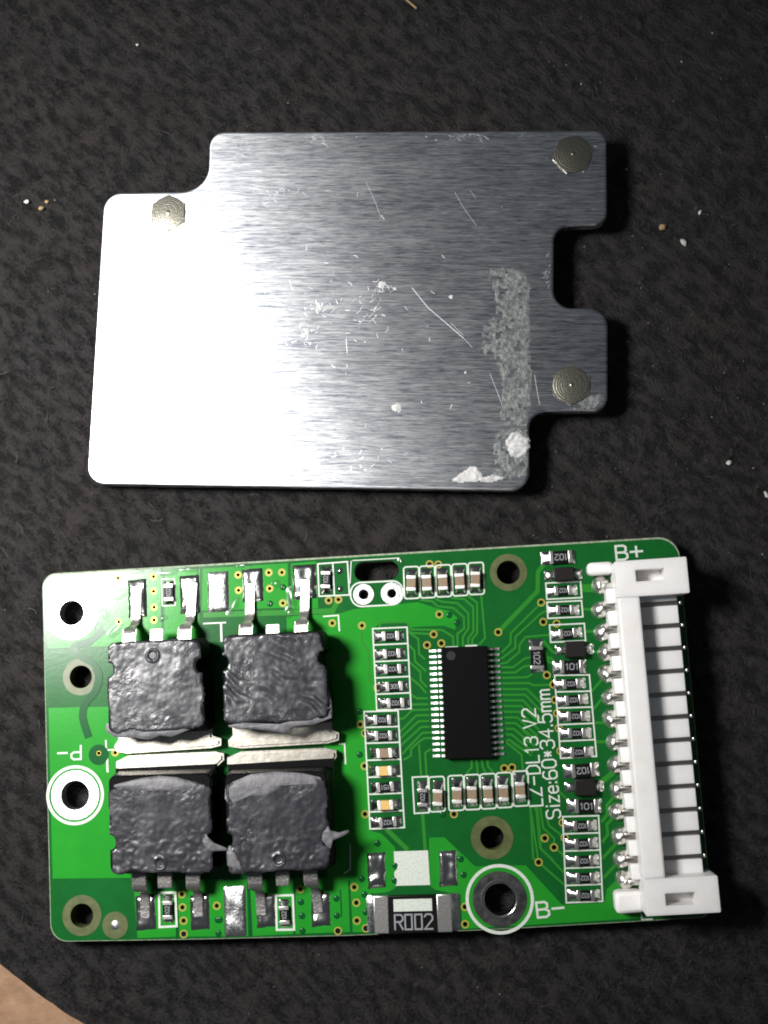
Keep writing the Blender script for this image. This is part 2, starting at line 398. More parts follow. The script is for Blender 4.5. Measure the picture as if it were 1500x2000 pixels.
area([(317,1109),(386,1105),(389,1260),(320,1262)], .032)
area([(391,1105),(561,1097),(564,1187),(394,1193)], .033)
area([(567,1098),(618,1096),(622,1188),(570,1190)], .031)
area([(560,1240),(560,1204),(664,1198),(690,1190),(816,1176),(850,1187),(876,1193),(893,1206),(889,1230),(866,1222),(803,1225),(790,1214),(744,1216),(731,1227),(730,1300),(737,1386),(709,1390),(718,1500),(722,1622),(745,1628),(772,1655),(772,1735),(758,1742),(722,1746),(718,1826),(688,1829),(684,1720),(640,1712),(640,1480)])
area([(90,1382),(300,1378),(300,1714),(103,1716)])
area([(262,1742),(341,1739),(342,1832),(265,1835)])
area([(346,1718),(482,1718),(485,1828),(348,1832)], .032)
area([(488,1722),(573,1719),(573,1824),(494,1828)], .031)
area([(577,1719),(680,1719),(684,1820),(577,1824)], .033)
area([(838,1636),(868,1635),(928,1692),(1027,1690),(1098,1767),(1180,1763),(1185,1736),(1206,1716),(1262,1735),(1268,1792),(905,1817),(900,1747),(850,1738),(838,1728)])
# curved darker band round the mounting hole at the left
band = [(200,1232),(176,1252),(146,1262),(150,1276),(175,1292),(193,1318),(186,1350),(168,1372),(162,1400),(172,1436),(196,1470)]
def smooth_line(P, n=6):
    P = [V2(p) for p in P]; out = []
    for i in range(len(P) - 1):
        p0, p1, p2, p3 = P[max(i - 1, 0)], P[i], P[i + 1], P[min(i + 2, len(P) - 1)]
        for k in range(n):
            t = k / n; out.append(.5 * (2 * p1 + (p2 - p0) * t + (2 * p0 - 5 * p1 + 4 * p2 - p3) * t * t + (3 * p1 - p0 - 3 * p2 + p3) * t ** 3))
    return out + [P[-1]]
ribbon('isolation_gap', smooth_line([lp(*p) for p in band[:-1]]), .72, TH + .001, TH + .036, M['gap'], root)
prism('isolation_gap', circle(lp(193, 1474), .95, 24), TH + .001, TH + .070, M['gap'], root, [circle(lp(193, 1471), .24, 12)])
for a_, b_ in (((315,1110),(316,1215)), ((1057/1.0-671.5,1106),(388,1200)), ((213.5,1174),(214,1222)), ((344,1742),(345,1832)), ((485.5,1722),(489,1828)), ((575,1722),(575,1824)), ((665,1738),(667,1790))):
    ribbon('isolation_gap', [lp(*a_), lp(*b_)], .12, TH + .001, TH + .040, M['gap'], root)
# tracks
T = []
def tr(zf, pts, wd=.2): T.append(([zf(*p) for p in pts], wd))
for p in ([(530,420),(615,428),(655,465),(770,478),(848,545),(850,628),(800,668),(803,765)], [(640,412),(685,432),(800,442),(880,515),(882,628),(840,690),(842,765)],
          [(760,405),(850,412),(915,470),(918,650),(880,700),(880,760)], [(880,390),(945,440),(945,665),(910,705),(908,760)], [(975,385),(1003,700),(960,745)],
          [(435,625),(460,660),(590,662)], [(435,650),(515,705),(520,815),(560,850)], [(440,745),(485,790),(490,870),(570,940)], [(445,870),(530,945),(532,1010),(575,1055)],
          [(450,985),(525,1045),(570,1098)], [(455,1110),(505,1140),(580,1140)], [(460,1185),(585,1183)], [(375,1290),(410,1285),(470,1225),(590,1222)],
          [(372,1395),(500,1265),(590,1263)], [(375,1440),(515,1308),(590,1306)], [(382,1490),(535,1350),(595,1348)], [(400,1545),(440,1500),(545,1392),(600,1390)],
          [(408,1590),(460,1560),(462,1510),(510,1465),(555,1432),(605,1430)], [(215,650),(240,585),(425,580),(470,635),(690,640),(770,690),(772,765)], [(95,640),(100,725),(150,790),(160,1010),(195,1040)],
          [(1450,440),(1395,460),(1190,665),(1190,740),(1130,800)], [(1450,500),(1410,520),(1225,690),(1225,770),(1125,850)], [(1480,675),(1300,690),(1255,750),(1255,800),(1160,880),(1120,885)],
          [(1330,840),(1290,850),(1210,912),(1125,912)], [(1325,900),(1290,905),(1225,950),(1125,952)], [(1345,965),(1310,985),(1125,990)], [(1470,1045),(1360,1045),(1325,1028),(1130,1030)]):
    tr(Z3, p)
for k in range(10):                     # the fan from the chip's right-hand pins
    y = 1072 + k * 41.5
    tr(Z3, [(1130 + k * 4, y), (1310 - k * 14, y), (1440 - k * 11, y + 130 - k * 2 + (k % 3) * 8)])
tr(Z3, [(1430,165),(1390,215),(1388,355),(1110,655)], .42)
for p in ([(440,445),(530,445)],): tr(Z4, p, .75)
for p in ([(445,600),(545,600)], [(465,762),(560,762)], [(490,912),(575,912)], [(515,1195),(595,1100)], [(525,1330),(575,1265),(620,1255)], [(540,1432),(610,1430)],
          [(160,835),(225,915),(240,915)], [(170,950),(215,960),(240,1000)], [(155,880),(190,980),(240,1010)]): tr(Z4, p, .24)
for p in ([(545,108),(640,108)], [(585,690),(625,640),(620,570),(680,500)], [(590,840),(625,790),(620,710),(680,650)], [(590,960),(700,840)], [(600,1100),(700,990)]): tr(Z8, p, .28)
tr(Z8, [(560,420),(680,320)], .5)
for p in ([(20,480),(60,590),(80,960),(110,985)], [(85,570),(105,620),(130,880),(300,1060)], [(132,590),(155,740),(235,815),(235,860)], [(180,670),(195,720),(300,810)],
          [(240,890),(330,960)], [(130,1000),(320,1165)], [(235,290),(270,470),(330,530)], [(0,20),(45,60)], [(0,70),(40,110)]): tr(Z8, p)
for p in ([(605,50),(565,75),(575,245)], [(520,20),(535,245)], [(905,130),(905,185),(870,220)], [(940,130),(950,220)], [(980,130),(985,180),(1010,225)], [(1020,130),(1025,175),(1060,215)],
          [(1160,0),(1270,90),(1280,190)], [(1200,0),(1300,70)], [(1335,475),(1365,850)], [(1385,475),(1410,720),(1410,780),(1500,860)]): tr(Z7, p)
tr(Z7, [(545,520),(565,780)], .32); tr(Z7, [(290,645),(430,780)], .42)
T.append(([(400,1201),(575,1196),(650,1193),(667,1178)], .5)); T.append(([(480,1722),(560,1720),(676,1716),(690,1702),(690,1690)], .4))
VC = [lp(*v) for v in vias]
for i, (pts, wd) in enumerate(T):
    q = [lp(*p) for p in pts]
    for e, f in ((0, 1), (-1, -2)):
        for v in VC:
            if (q[e] - v).length < .5 and (q[f] - v).length > .6: q[e] = v + (q[f] - v).normalized() * .30
    ribbon('copper_trace', q, wd, TH + .001, TH + .022 + .0006 * (i % 24), M['trace'], root)
# mounting holes, plated rings
for (c, r, R, k) in mount:
    cc = lp(*c); bm = bmesh.new(); ri, Ro = r * PX, R * PX
    if k == 'bare':
        add_prism(bm, circle(cc, Ro, 40), [circle(cc, ri + .1, 40)], TH + .001, TH + .034)
        o = mobj('bare_ring', bm_mesh(bm, .5), M['bare'], root)
        bm = bmesh.new(); add_prism(bm, circle(cc, ri + .10, 40), [circle(cc, ri + .02, 40)], .0, TH + .05)
        add_prism(bm, circle(cc, ri + .30, 40), [circle(cc, ri + .11, 40)], TH + .036, TH + .055)
        mobj('hole_rim', bm_mesh(bm, .5), M['bare'], root)
    else:
        add_prism(bm, circle(cc, Ro, 48), [circle(cc, ri + .1, 48)], TH + .001, TH + .06)
        add_prism(bm, circle(cc, ri + .095, 48), [circle(cc, ri, 48)], 0, TH + .058)
        mobj('plated_ring', bm_mesh(bm, .5), M['tinflat' if k == 'tin' else 'tindark'], root)
        if k == 'dark':
            bm = bmesh.new(); rws = [[bm.verts.new((cc.x + r_ * math.cos(a_ * math.pi / 24), cc.y + r_ * math.sin(a_ * math.pi / 24), TH + z_)) for a_ in range(48)] for r_, z_ in ((ri + .32, .062), (ri + .2, .085), (ri + .06, .05), (ri - .03, -.12), (ri - .06, -.5))]
            for A_, B_ in zip(rws, rws[1:]):
                for i in range(48): bm.faces.new((A_[i], A_[(i + 1) % 48], B_[(i + 1) % 48], B_[i]))
            mobj('hole_rim', bm_mesh(bm, 1.5), M['solder'], root)
# vias share one mesh
bm = bmesh.new()
add_prism(bm, circle((0, 0), 7.6 * PX, 16), [circle((0, 0), 5.4 * PX, 16)], -.03, .045)
vm = bm_mesh(bm, .5); vm.materials.append(M['viaedge'])
bm = bmesh.new(); add_prism(bm, circle((0, 0), 4.55 * PX, 12), [circle((0, 0), 3.7 * PX, 12)], -TH, .03); vb = bm_mesh(bm, .5); vb.materials.append(M['gold'])
hole_disc = bpy.data.meshes.new('m'); bm = bmesh.new(); add_prism(bm, circle((0, 0), 5.2 * PX, 14), [], .005, .042); bm.to_mesh(hole_disc); bm.free(); hole_disc.materials.append(M['chip'])  # black disc stands in for the darkness of an open via hole
for i, v in enumerate(vias):
    o = mobj('via', vm, None, root, LP3(*v)); c = lp(*v)
    if any(abs(edist(c, a)) < 4.6 * PX + .03 for a in AREAS): mobj('via_dark_disc', hole_disc, None, o)
    else: mobj('via_barrel', vb, None, o)
# tented vias: little dimpled domes under the mask
def dome_mesh(r, h, n=14, rings=4, dimple=.5):
    bm = bmesh.new(); rows = []
    for k in range(rings + 1):
        q = k / rings; rr = r * q
        z = h * (1 - q * q) - dimple * h * math.exp(-(q / .45) ** 2) * 1.3
        rows.append([bm.verts.new((0, 0, z))] if k == 0 else [bm.verts.new((rr * math.cos(2 * math.pi * i / n), rr * math.sin(2 * math.pi * i / n), z)) for i in range(n)])
    for i in range(n):
        j = (i + 1) % n; bm.faces.new((rows[0][0], rows[1][i], rows[1][j]))
        for k in range(1, rings): bm.faces.new((rows[k][i], rows[k + 1][i], rows[k + 1][j], rows[k][j]))
    return bm_mesh(bm, 1.2)
dm = dome_mesh(.3, .12); dm.materials.append(M['gap'])
for p in [(553,1147),(527.5,1179),Z3(740,530),Z3(795,585),Z7(120,1115),Z7(130,1245),Z7(825,855),Z7(845,970),Z5(1370,1300),Z5(1375,1400),(588,1762),(590,1789),(590.7,1818),(658,1788.7),(657,1755),
          Z7(100,1000),Z7(215,740),Z6(110,1300),Z6(1135,90),Z2(1135,1200),Z7(690,525),Z7(345,900),Z7(340,1010)]:
    mobj('tented_via', dm, None, root, LP3(*p, .032))
# fiducial at the lower left
prism('bare_ring', circle(lp(225, 1807), 25 * PX, 36), TH + .001, TH + .034, M['bare'], root)
fd = dome_mesh(.42, .12, 18, 5, 0); mobj('fiducial', fd, M['tinflat'], root, LP3(225, 1807, .034))

# ------------------------------------------------------------------ silkscreen
SZ0, SZ1 = TH + .002, TH + .064
G = {'B': [[(0,0),(0,6),(2.8,6),(3.6,5.3),(3.6,3.8),(2.8,3.1),(0,3.1)],[(2.8,3.1),(4,2.3),(4,.8),(3,0),(0,0)]], '+': [[(0,3),(4.4,3)],[(2.2,.8),(2.2,5.2)]], '-': [[(0,3),(4,3)]],
     'P': [[(0,0),(0,6),(3,6),(4,5.2),(4,3.7),(3,2.9),(0,2.9)]], 'L': [[(0,6),(0,0),(3.4,0)]], 'Z': [[(0,6),(4,6),(0,0),(4,0)]], 'D': [[(0,0),(0,6),(2.5,6),(4,4.6),(4,1.4),(2.5,0),(0,0)]],
     '1': [[(.3,4.8),(1.4,6),(1.4,0)]], '3': [[(0,5.2),(.9,6),(3,6),(3.9,5.2),(3.9,4),(3,3.2),(1.5,3.2)],[(3,3.2),(4,2.4),(4,.9),(3,0),(.9,0),(0,.8)]], 'V': [[(0,6),(2,0),(4,6)]],
     '2': [[(0,5),(.8,6),(3.1,6),(4,5.1),(4,3.9),(0,0),(4,0)]], 'S': [[(4,5.2),(3.1,6),(.9,6),(0,5.2),(0,4),(.9,3.2),(3.1,2.9),(4,2.1),(4,.8),(3.1,0),(.9,0),(0,.8)]],
     'i': [[(.5,0),(.5,4)],[(.5,5.3),(.5,5.8)]], 'z': [[(0,4),(3,4),(0,0),(3,0)]], 'e': [[(0,2.1),(3.2,2.1),(3.2,3.2),(2.4,4),(.9,4),(0,3.1),(0,.9),(.9,0),(2.6,0),(3.2,.6)]], ':': [[(.4,.3),(.4,.9)],[(.4,3),(.4,3.6)]],
     '6': [[(3.6,5.4),(3,6),(1.2,6),(0,4.6),(0,1.2),(.9,0),(3.1,0),(4,1),(4,2.4),(3.1,3.3),(1,3.3),(0,2.4)]], '0': [[(1,0),(0,1.2),(0,4.8),(1,6),(3,6),(4,4.8),(4,1.2),(3,0),(1,0)]],
     '*': [[(0,3.2),(2.6,3.2)],[(.4,4.6),(2.2,1.8)],[(2.2,4.6),(.4,1.8)]], '4': [[(3,0),(3,6),(0,2),(4,2)]], '.': [[(.3,0),(.3,.6)]], '5': [[(3.8,6),(.3,6),(0,3.4),(1,3.9),(3,3.9),(4,2.9),(4,1),(3,0),(.9,0),(0,.8)]],
     'm': [[(0,0),(0,4)],[(0,3),(.9,4),(1.7,4),(2.3,3.3),(2.3,0)],[(2.3,3.2),(3.1,4),(4,4),(4.6,3.3),(4.6,0)]], 'R': [[(0,0),(0,6),(3,6),(4,5.2),(4,3.9),(3,3.1),(0,3.1)],[(2,3.1),(4,0)]], ' ': [], 'O': [[(.2,0),(.2,6),(3.6,6),(3.6,0),(.2,0)]]}
Gw = {'1': 2.2, 'i': 1, ':': .8, '.': .6, ' ': 1.6, 'm': 4.6, 'L': 3.4, '*': 2.6, 'z': 3, 'e': 3.2, '+': 4.4}
def text_strokes(s, gap=1.4):
    x = 0; out = []
    for ch in s:
        out += [[(p[0] + x, p[1]) for p in st] for st in G[ch]]; x += Gw.get(ch, 4) + gap
    return out, x - gap
def text_bm(bm, s, o, d, length, height, wd, z0, z1, gap=1.4):
    st, W = text_strokes(s, gap); d = V2(d).normalized(); n = Vector((-d.y, d.x)); k = length / W; h = height / 6
    for i, l in enumerate(st): add_ribbon(bm, [V2(o) + d * (p[0] * k) + n * (p[1] * h) for p in l], wd, z0, z1 + .0015 * i)
def silk_text(s, a, b, h, wd=.16, gap=1.4):
    A, B_ = lp(*a), lp(*b); bm = bmesh.new()
    text_bm(bm, s, A, B_ - A, (B_ - A).length, h * PX, wd, SZ0, SZ1, gap)
    me = bpy.data.meshes.new('m'); bm.to_mesh(me); bm.free(); return mobj('silkscreen_text', me, M['silk'], root)
silk_text('B+', (1204.5, 1094), (1256, 1090), 27, .2, 1.2)
silk_text('B-', (1050.5, 1792), (1103, 1787), 27, .2, 1.2)
silk_text('P-', (158, 1456), (113, 1458), 26, .17, 1.8)
silk_text('LZ-DL13 V2', (1060, 1573), (1045, 1384), 25, .145, 1.6)
silk_text('Size:60*34.5mm', (1095, 1597), (1073, 1347), 26, .145, 1.5)
def silk(pts, wd=.135, closed=False, dz=0): return ribbon('silkscreen_line', [lp(*p) for p in pts], wd, SZ0, SZ1 + dz, M['silk'], root, closed)
def ring(c, r, wd):
    cc = lp(*c); return prism('silkscreen_ring', circle(cc, (r + wd / 2) * PX, 56), SZ0, SZ1, M['silk'], root, [circle(cc, (r - wd / 2) * PX, 56)])
ring((147, 1553), 54, 6); ring((976, 1756), 61, 6)
def box_rows(tl, tr_, bl, br, ys, rnd=False):
    """a ladder of silkscreen cells; ys: fractions of the height where the rungs are"""
    tl, tr_, bl, br = [Vector(p) for p in (tl, tr_, bl, br)]
    silk([tl, tr_, br, bl], closed=True)
    for f in ys: silk([tl.lerp(bl, f), tr_.lerp(br, f)], dz=.002)
box_rows((728,1228), (795,1225), (736,1387), (803,1384), [.2, .405, .605, .805])
box_rows((711,1390), (777.5,1388), (723,1619), (790,1616), [.135, .27, .415, .56, .705, .855])
box_rows((1083,1319), (1151,1318), (1095,1481), (1165,1477), [.2, .395, .595, .795])
box_rows((1099,1595), (1169,1593), (1106,1763), (1177,1760), [.2, .4, .6, .8])
for c in ((172,405,432,525), (180,545,440,665), (200,712,460,840)):
    x0, y0, x1, y1 = c
    silk([Z4(x0, y0 + 4), Z4(x1 - 6, y0 - 8), Z4(x1 + 4, y1 - 10), Z4(x0 + 8, y1 + 2)], closed=True)
def silk_rbox(c, wpx, hpx, r=5):
    x, y = c; s = wpx / 2; t = hpx / 2
    pts = rounded([((x - s, y - t + s * .05), r), ((x + s, y - t - s * .05), r), ((x + s + 2, y + t - s * .05), r), ((x - s + 2, y + t + s * .05), r)], 4)
    silk(pts, closed=True)
TOPC = [(803,1138), (834,1136.6), (865.3,1134.6), (897.3,1132.6), (929.2,1130)]
for c in TOPC: silk_rbox(c, 29.6, 62)
BOTC = [(852.5,1551), (890,1548.7), (921.5,1547), (952.7,1545.3), (984.2,1543), (1016,1540)]
for c in BOTC: silk_rbox(c, 30, 68)
silk([(805.5,1518),(836,1516.5),(838,1587),(809.5,1588.5)], closed=True)
silk([Z2(828,118),Z2(1045,102),Z2(1060,345),Z2(838,355)], closed=True); silk([Z2(938,112),Z2(950,350)], dz=.002)
silk([Z5(940,1102),Z5(1060,1098),Z5(1070,1345),Z5(945,1352)], .2, True); silk([Z6(522,1122),Z6(645,1118),Z6(655,1370),Z6(528,1372)], .2, True)
silk([Z1(960,192),Z1(1055,190),Z1(1060,385),Z1(965,388)], .1, True)
silk(rounded([((684,1139),20),((786,1134),20),((788,1180),22),((686,1186),22)], 7), .15, True)
silk([(686,1096),(684,1139)], .09); silk([(689,1095),(779,1090),(783,1096)], .09)
silk([(398,1218),(441,1216)], .14); silk([(432,1218),(433,1252)], .2, dz=.002); silk([(632,1204),(661,1202),(663,1232)], .14)
silk([(209,1474),(210.5,1507)], .2); silk([(207,1446),(208,1465),(223,1464)], .14); silk([(663,1453),(673,1452.5),(675,1492)], .14); silk([(684,1650),(684,1698),(672,1706)], .1)
silk([Z3(712,767),Z3(800,763)], .14); silk([Z3(860,757),Z3(942,752)], .14)
silk([(1252,1784),(1254,1796),(1274,1795)], .14)
blk = [lp(*Z7(*p)) for p in [(335,798),(585,790),(600,1043),(345,1050),(358,1030),(342,1010),(338,950),(358,925),(360,905),(338,885)]]; blk.reverse()
prism('silkscreen_block', blk, SZ0, SZ1 + .01, M['silk'], root)

# ------------------------------------------------------------------ tinned pads
def blob_rect(name, quad, h, m, seed, nx=12, ny=16, rag=.06):
    """a domed pad of solder over a quadrilateral given in pixels (tl, tr, br, bl)"""
    q = [lp(*p) for p in quad]; bm = bmesh.new(); g = []
    for j in range(ny + 1):
        row = []
        for i in range(nx + 1):
            u, v = i / nx, j / ny
            p = q[0].lerp(q[1], u).lerp(q[3].lerp(q[2], u), v)
            e = min(u, 1 - u, v, 1 - v)
            k = max(0, 1 - max(abs(2 * u - 1) ** 5, abs(2 * v - 1) ** 5))
            z = .012 + h * k ** .6 * (.75 + .45 * N(p.x, p.y, seed, 1.1) + .05 * N(p.x, p.y, seed + 4, 3))
            if e == 0: p = p + Vector((N(p.x, p.y, seed + 9, 2.5), N(p.x, p.y, seed + 12, 2.5))) * rag; z = .004
            row.append(bm.verts.new((p.x, p.y, TH + .03 + z)))
        g.append(row)
    for j in range(ny):
        for i in range(nx): bm.faces.new((g[j][i], g[j + 1][i], g[j + 1][i + 1], g[j][i + 1]))
    return mobj(name, bm_mesh(bm, 1.0), m, root)
def rect(x0, y0, x1, y1, sk=3): return [(x0, y0 + sk / 2), (x1, y0 - sk / 2), (x1 + 2, y1 - sk / 2), (x0 + 2, y1 + sk / 2)]
blob_rect('solder_pad', rect(405,1117,446,1195), .30, M['tin'], 1)
blob_rect('solder_pad', rect(437,1731,480,1829), .22, M['tin'], 2)
blob_rect('solder_pad', rect(717,1665,752,1735), .34, M['solder'], 3)
blob_rect('solder_pad', rect(857,1661,892,1731), .34, M['solder'], 4)
for k, r_ in enumerate([(250,1132,286,1206), (351,1124,389,1198), (473,1111,513,1175), (571,1103,617,1170), (265,1748,303,1816), (371,1747,408,1815), (500,1748,537,1811), (607,1744,644,1809)]):
    blob_rect('solder_pad', rect(*r_), .30, M['solder'], 10 + k)

# ------------------------------------------------------------------ chip parts
cache = {}
def share(key, fn):
    if key not in cache: cache[key] = fn()
    return cache[key]
def box_mesh(lx, ly, z0, z1, bev, m):
    bm = bmesh.new(); add_box(bm, -lx / 2, lx / 2, -ly / 2, ly / 2, z0, z1, bev)
    me = bm_mesh(bm, .6); me.materials.append(m); return me
def fillet_mesh(lx, ly, h, m):
    """concave solder wedge rising towards -x"""
    bm = bmesh.new(); g = []; nx, ny = 7, 6
    for i in range(nx + 1):
        u = i / nx; row = []
        for j in range(ny + 1):
            v = j / ny * 2 - 1
            wd = ly * (1.0 + .2 * min(1, .8 / ly) ** 2 * math.sin(u * 3.1))
            z = h * (1 - u) ** 2.1 * (1 - abs(v) ** 4 * .55) + .10 * math.sin(math.pi * u) * (1 - abs(v) ** 3) + .02
            if abs(v) == 1 or u == 1: z = .004
            row.append(bm.verts.new((u * lx, v * wd / 2, z)))
        g.append(row)
    for i in range(nx):
        for j in range(ny): bm.faces.new((g[i][j], g[i + 1][j], g[i + 1][j + 1], g[i][j + 1]))
    me = bm_mesh(bm, 1.2); me.materials.append(m); return me
def print_mesh(s, length, height, m, z, flip):
    bm = bmesh.new(); d = Vector((-1, 0)) if flip else Vector((1, 0))
    o = Vector((length / 2, height / 2)) if flip else Vector((-length / 2, -height / 2))
    text_bm(bm, s, o, d, length, height, height * .17, z, z + .012, 1.5)
    me = bpy.data.meshes.new('m'); bm.to_mesh(me); bm.free(); me.materials.append(m); return me
def chip(px, py, rz=0, kind='r', code='102', size='0603', flip=True, pad=(1.62, 1.55)):
    L, W, H = {'0603': (1.62, .86, .46), '0805': (2.1, 1.2, .5), 'cap': (1.45, .84, .78)}[size if kind == 'r' else 'cap']
    c = LP3(px, py, H); c.z = TH + .035
    jit = random.gauss(0, .035)
    key = (kind, size)
    tl = .36 if kind == 'r' else .34
    if kind == 'r':
        me = share(key + ('b',), lambda: box_mesh(L - 2 * tl + .1, W - .03, .05, H, .035, M['chip']))
        o = mobj('resistor', me, None, root, c, rz + jit)
        mobj('ceramic_base', share(key + ('s',), lambda: box_mesh(L - .1, W - .05, .03, H - .1, .02, M['chipside'])), None, o)
        mobj('marking', share(key + (code, flip), lambda: print_mesh(code, (L - 2 * tl) * .80, W * .44, M['print'], H - .006, flip)), None, o)
    else:
        me = share(key + (code,), lambda: box_mesh(L - 2 * tl + .1, W, .04, H, .05, M['capy' if code == 'y' else 'cap']))
        o = mobj('capacitor', me, None, root, c, rz + jit)
    for s in (1, -1):
        t = share(key + ('t',), lambda: box_mesh(tl, W + .03, .01, H + .025, .05, M['term' if kind == 'r' else 'termw']))
        q = mobj('terminal', t, None, o, (s * (L / 2 - tl / 2), 0, 0))
        # solder reaches from the terminal to the end of its pad, which the part may sit off-centre on
        ext = pad[0] if s == 1 else pad[1]
        ln = max(.34, ext - L / 2)
        f = share(key + ('f', round(ln, 2)), lambda: fillet_mesh(ln, W * .98, H * .72, M['solder']))
        mobj('solder_fillet', f, None, o, (s * (L / 2 - .02), 0, -.01), 0 if s == 1 else math.pi)
    return o
H2 = math.pi / 2
PR = (1.22, 1.62)
for p in ((763,1242),(765.5,1276.5),(767,1306.7),(772.8,1373),(747,1406),(749,1437),(757.5,1606)): chip(*p, pad=PR)
chip(770, 1340.5, code='305', flip=False, pad=(1.2, 1.5)); chip(752.5, 1537.5, code='151', pad=(1.35, 1.35))
for p, c in (((750.7,1471), 'b'), ((750,1506), 'y'), ((752.7,1572.7), 'y')): chip(*p, kind='c', code=c, pad=(1.35, 1.35))
for p in ((803,1138.7),(833.5,1138),(865,1137),(898,1134.7),(928.5,1131.5)): chip(*p, rz=H2, kind='c', code='b', pad=(1.4, 1.2))
for p in ((854.7,1558),(892.5,1553.5),(922,1552),(953.3,1551),(983.5,1549),(1016.3,1543.5)): chip(*p, rz=H2, kind='c', code='b', pad=(1.5, 1.15))
chip(825.3, 1558, rz=H2, code='102', pad=(1.5, 1.2), flip=False)
chip(1095.5, 1088, code='102', size='0805', flip=True, pad=(1.3, 1.85))
PR2 = (1.35, 1.6)
for p in ((1100,1153),(1104,1191),(1109.5,1237),(1116,1335.5),(1121,1367),(1125,1399),(1127,1432),(1131.5,1469),(1137.5,1613),(1140,1648),(1141.5,1681.5),(1142.7,1715),(1144,1749)): chip(*p, pad=PR2)
chip(1117, 1302, code='101', size='0805', flip=False, pad=(1.3, 1.75)); chip(1139, 1505, code='102', size='0805', pad=(1.5, 1.75)); chip(1145.5, 1574.7, code='101', size='0805', flip=False, pad=(1.45, 1.75))
chip(1048.5, 1284.7, rz=-H2, code='102', size='0805', flip=False, pad=(1.3, 1.75))
chip(329, 1157, rz=H2, code='102', flip=False, pad=(1.15, 1.15)); chip(636, 1132, rz=H2, code='102', flip=False, pad=(1.3, 1.3))
chip(326.7, 1778, rz=H2, code='102', pad=(1.4, 1.2), flip=False); chip(555, 1788, rz=H2, code='102', pad=(1.4, 1.1), flip=False)
ed = dome_mesh(.30, .16, 14, 4, 0); ed.materials.append(M['solder'])
for p in ((664, 1115), (664, 1150)): mobj('solder_dot', ed, None, root, LP3(*p, .03))

def gull_mesh(y, prof, m):
    """a bent strip: prof is a list of (x, z_top); y is the width; thickness .12"""
    bm = bmesh.new(); t = .12; rows = []
    for x, z in prof: rows.append([bm.verts.new((x, s * y / 2, zz)) for s, zz in ((-1, z), (1, z), (1, z - t), (-1, z - t))])
    for a, b in zip(rows, rows[1:]):
        for k in range(4): bm.faces.new((a[k], a[(k + 1) % 4], b[(k + 1) % 4], b[k]))
    bm.faces.new(rows[0]); bm.faces.new(rows[-1][::-1])
    me = bm_mesh(bm, .7); me.materials.append(m); return me
# diodes
for p, ly in (((1101.5,1121), 1.25), ((1123.5,1268), 1.5), ((1143,1538), 1.5)):
    c = LP3(*p, .9); c.z = TH + .03
    bm = bmesh.new(); add_box(bm, -.95, .95, -ly / 2, ly / 2, .06, .95, .12)
    o = mobj('diode', bm_mesh(bm, .5), M['epoxyd'], root, c)
    for s in (1, -1):
        g_ = share(('dl',), lambda: gull_mesh(.55, [(0, .5), (.22, .48), (.34, .2), (.42, .13), (.75, .12)], M['solder']))
        mobj('lead', g_, None, o, (s * .9, 0, 0), 0 if s == 1 else math.pi)
        mobj('solder_fillet', share(('df',), lambda: fillet_mesh(.6, .8, .22, M['solder'])), None, o, (s * 1.15, 0, 0), 0 if s == 1 else math.pi)

# current-sense resistor
c = LP3(806.5, 1785, .6); c.z = TH + .05
bm = bmesh.new(); add_box(bm, -2.2, 2.2, -1.62, 1.62, .02, .62, .05)
sr = mobj('sense_resistor', bm_mesh(bm, .5), M['chip'], root, c, -.005); sr['label'] = 'large black resistor with wide silver ends and a white bar'
for s in (1, -1):
    mobj('terminal', share(('srt',), lambda: box_mesh(1.35, 3.3, 0, .68, .08, M['term'])), None, sr, (s * 2.85, 0, 0))
    mobj('solder_fillet', share(('srf',), lambda: fillet_mesh(.72, 3.2, .5, M['tin'])), None, sr, (s * 3.5, 0, -.01), 0 if s == 1 else math.pi)
bm = bmesh.new(); add_box(bm, -1.72, 1.75, .25, 1.32, .615, .632); mobj('white_bar', bm_mesh(bm), M['silk'], sr)
bm = bmesh.new(); text_bm(bm, 'ROO2', (-1.65, -1.32), (1, 0), 3.4, 1.28, .15, .612, .63, 1.0)
me = bpy.data.meshes.new('m'); bm.to_mesh(me); bm.free(); mobj('marking', me, M['print'], sr)

# main integrated circuit
ic_tl, ic_tr, ic_bl, ic_br = lp(864,1265,1.1), lp(949,1262.5,1.1), lp(868.5,1483,1.1), lp(962,1478,1.1)
icc = (ic_tl + ic_tr + ic_bl + ic_br) / 4
ich = ((ic_tl - ic_bl).length + (ic_tr - ic_br).length) / 2; icw = ((ic_tl - ic_tr).length + (ic_bl - ic_br).length) / 2
up = ((ic_tl + ic_tr) - (ic_bl + ic_br)).normalized(); icr = math.atan2(up.y, up.x) - H2
bm = bmesh.new()
def ring_pts(w_, h_, z): return [bm.verts.new((sx * w_ / 2, sy * h_ / 2, z)) for sx, sy in ((-1, -1), (1, -1), (1, 1), (-1, 1))]
R0 = [ring_pts(icw - .02, ich - .02, .08), ring_pts(icw + .12, ich + .12, .55), ring_pts(icw, ich, 1.1)]
for a, b in zip(R0, R0[1:]):
    for k in range(4): bm.faces.new((a[k], a[(k + 1) % 4], b[(k + 1) % 4], b[k]))
bm.faces.new(R0[0][::-1]); bm.faces.new(R0[-1])
bmesh.ops.bevel(bm, geom=bm.edges[:], offset=.04, segments=2, affect='EDGES')
ic = mobj('integrated_circuit', bm_mesh(bm, .5), M['epoxy'], root, (icc.x, icc.y, TH + .03), icr); ic['label'] = 'black chip with many fine leads'
bm = bmesh.new(); add_prism(bm, circle((0, 0), .42, 24), [], 1.095, 1.104); mobj('pin_one_mark', bm_mesh(bm), M['mark'], ic, (-icw / 2 + .85, ich / 2 - .75, 0))
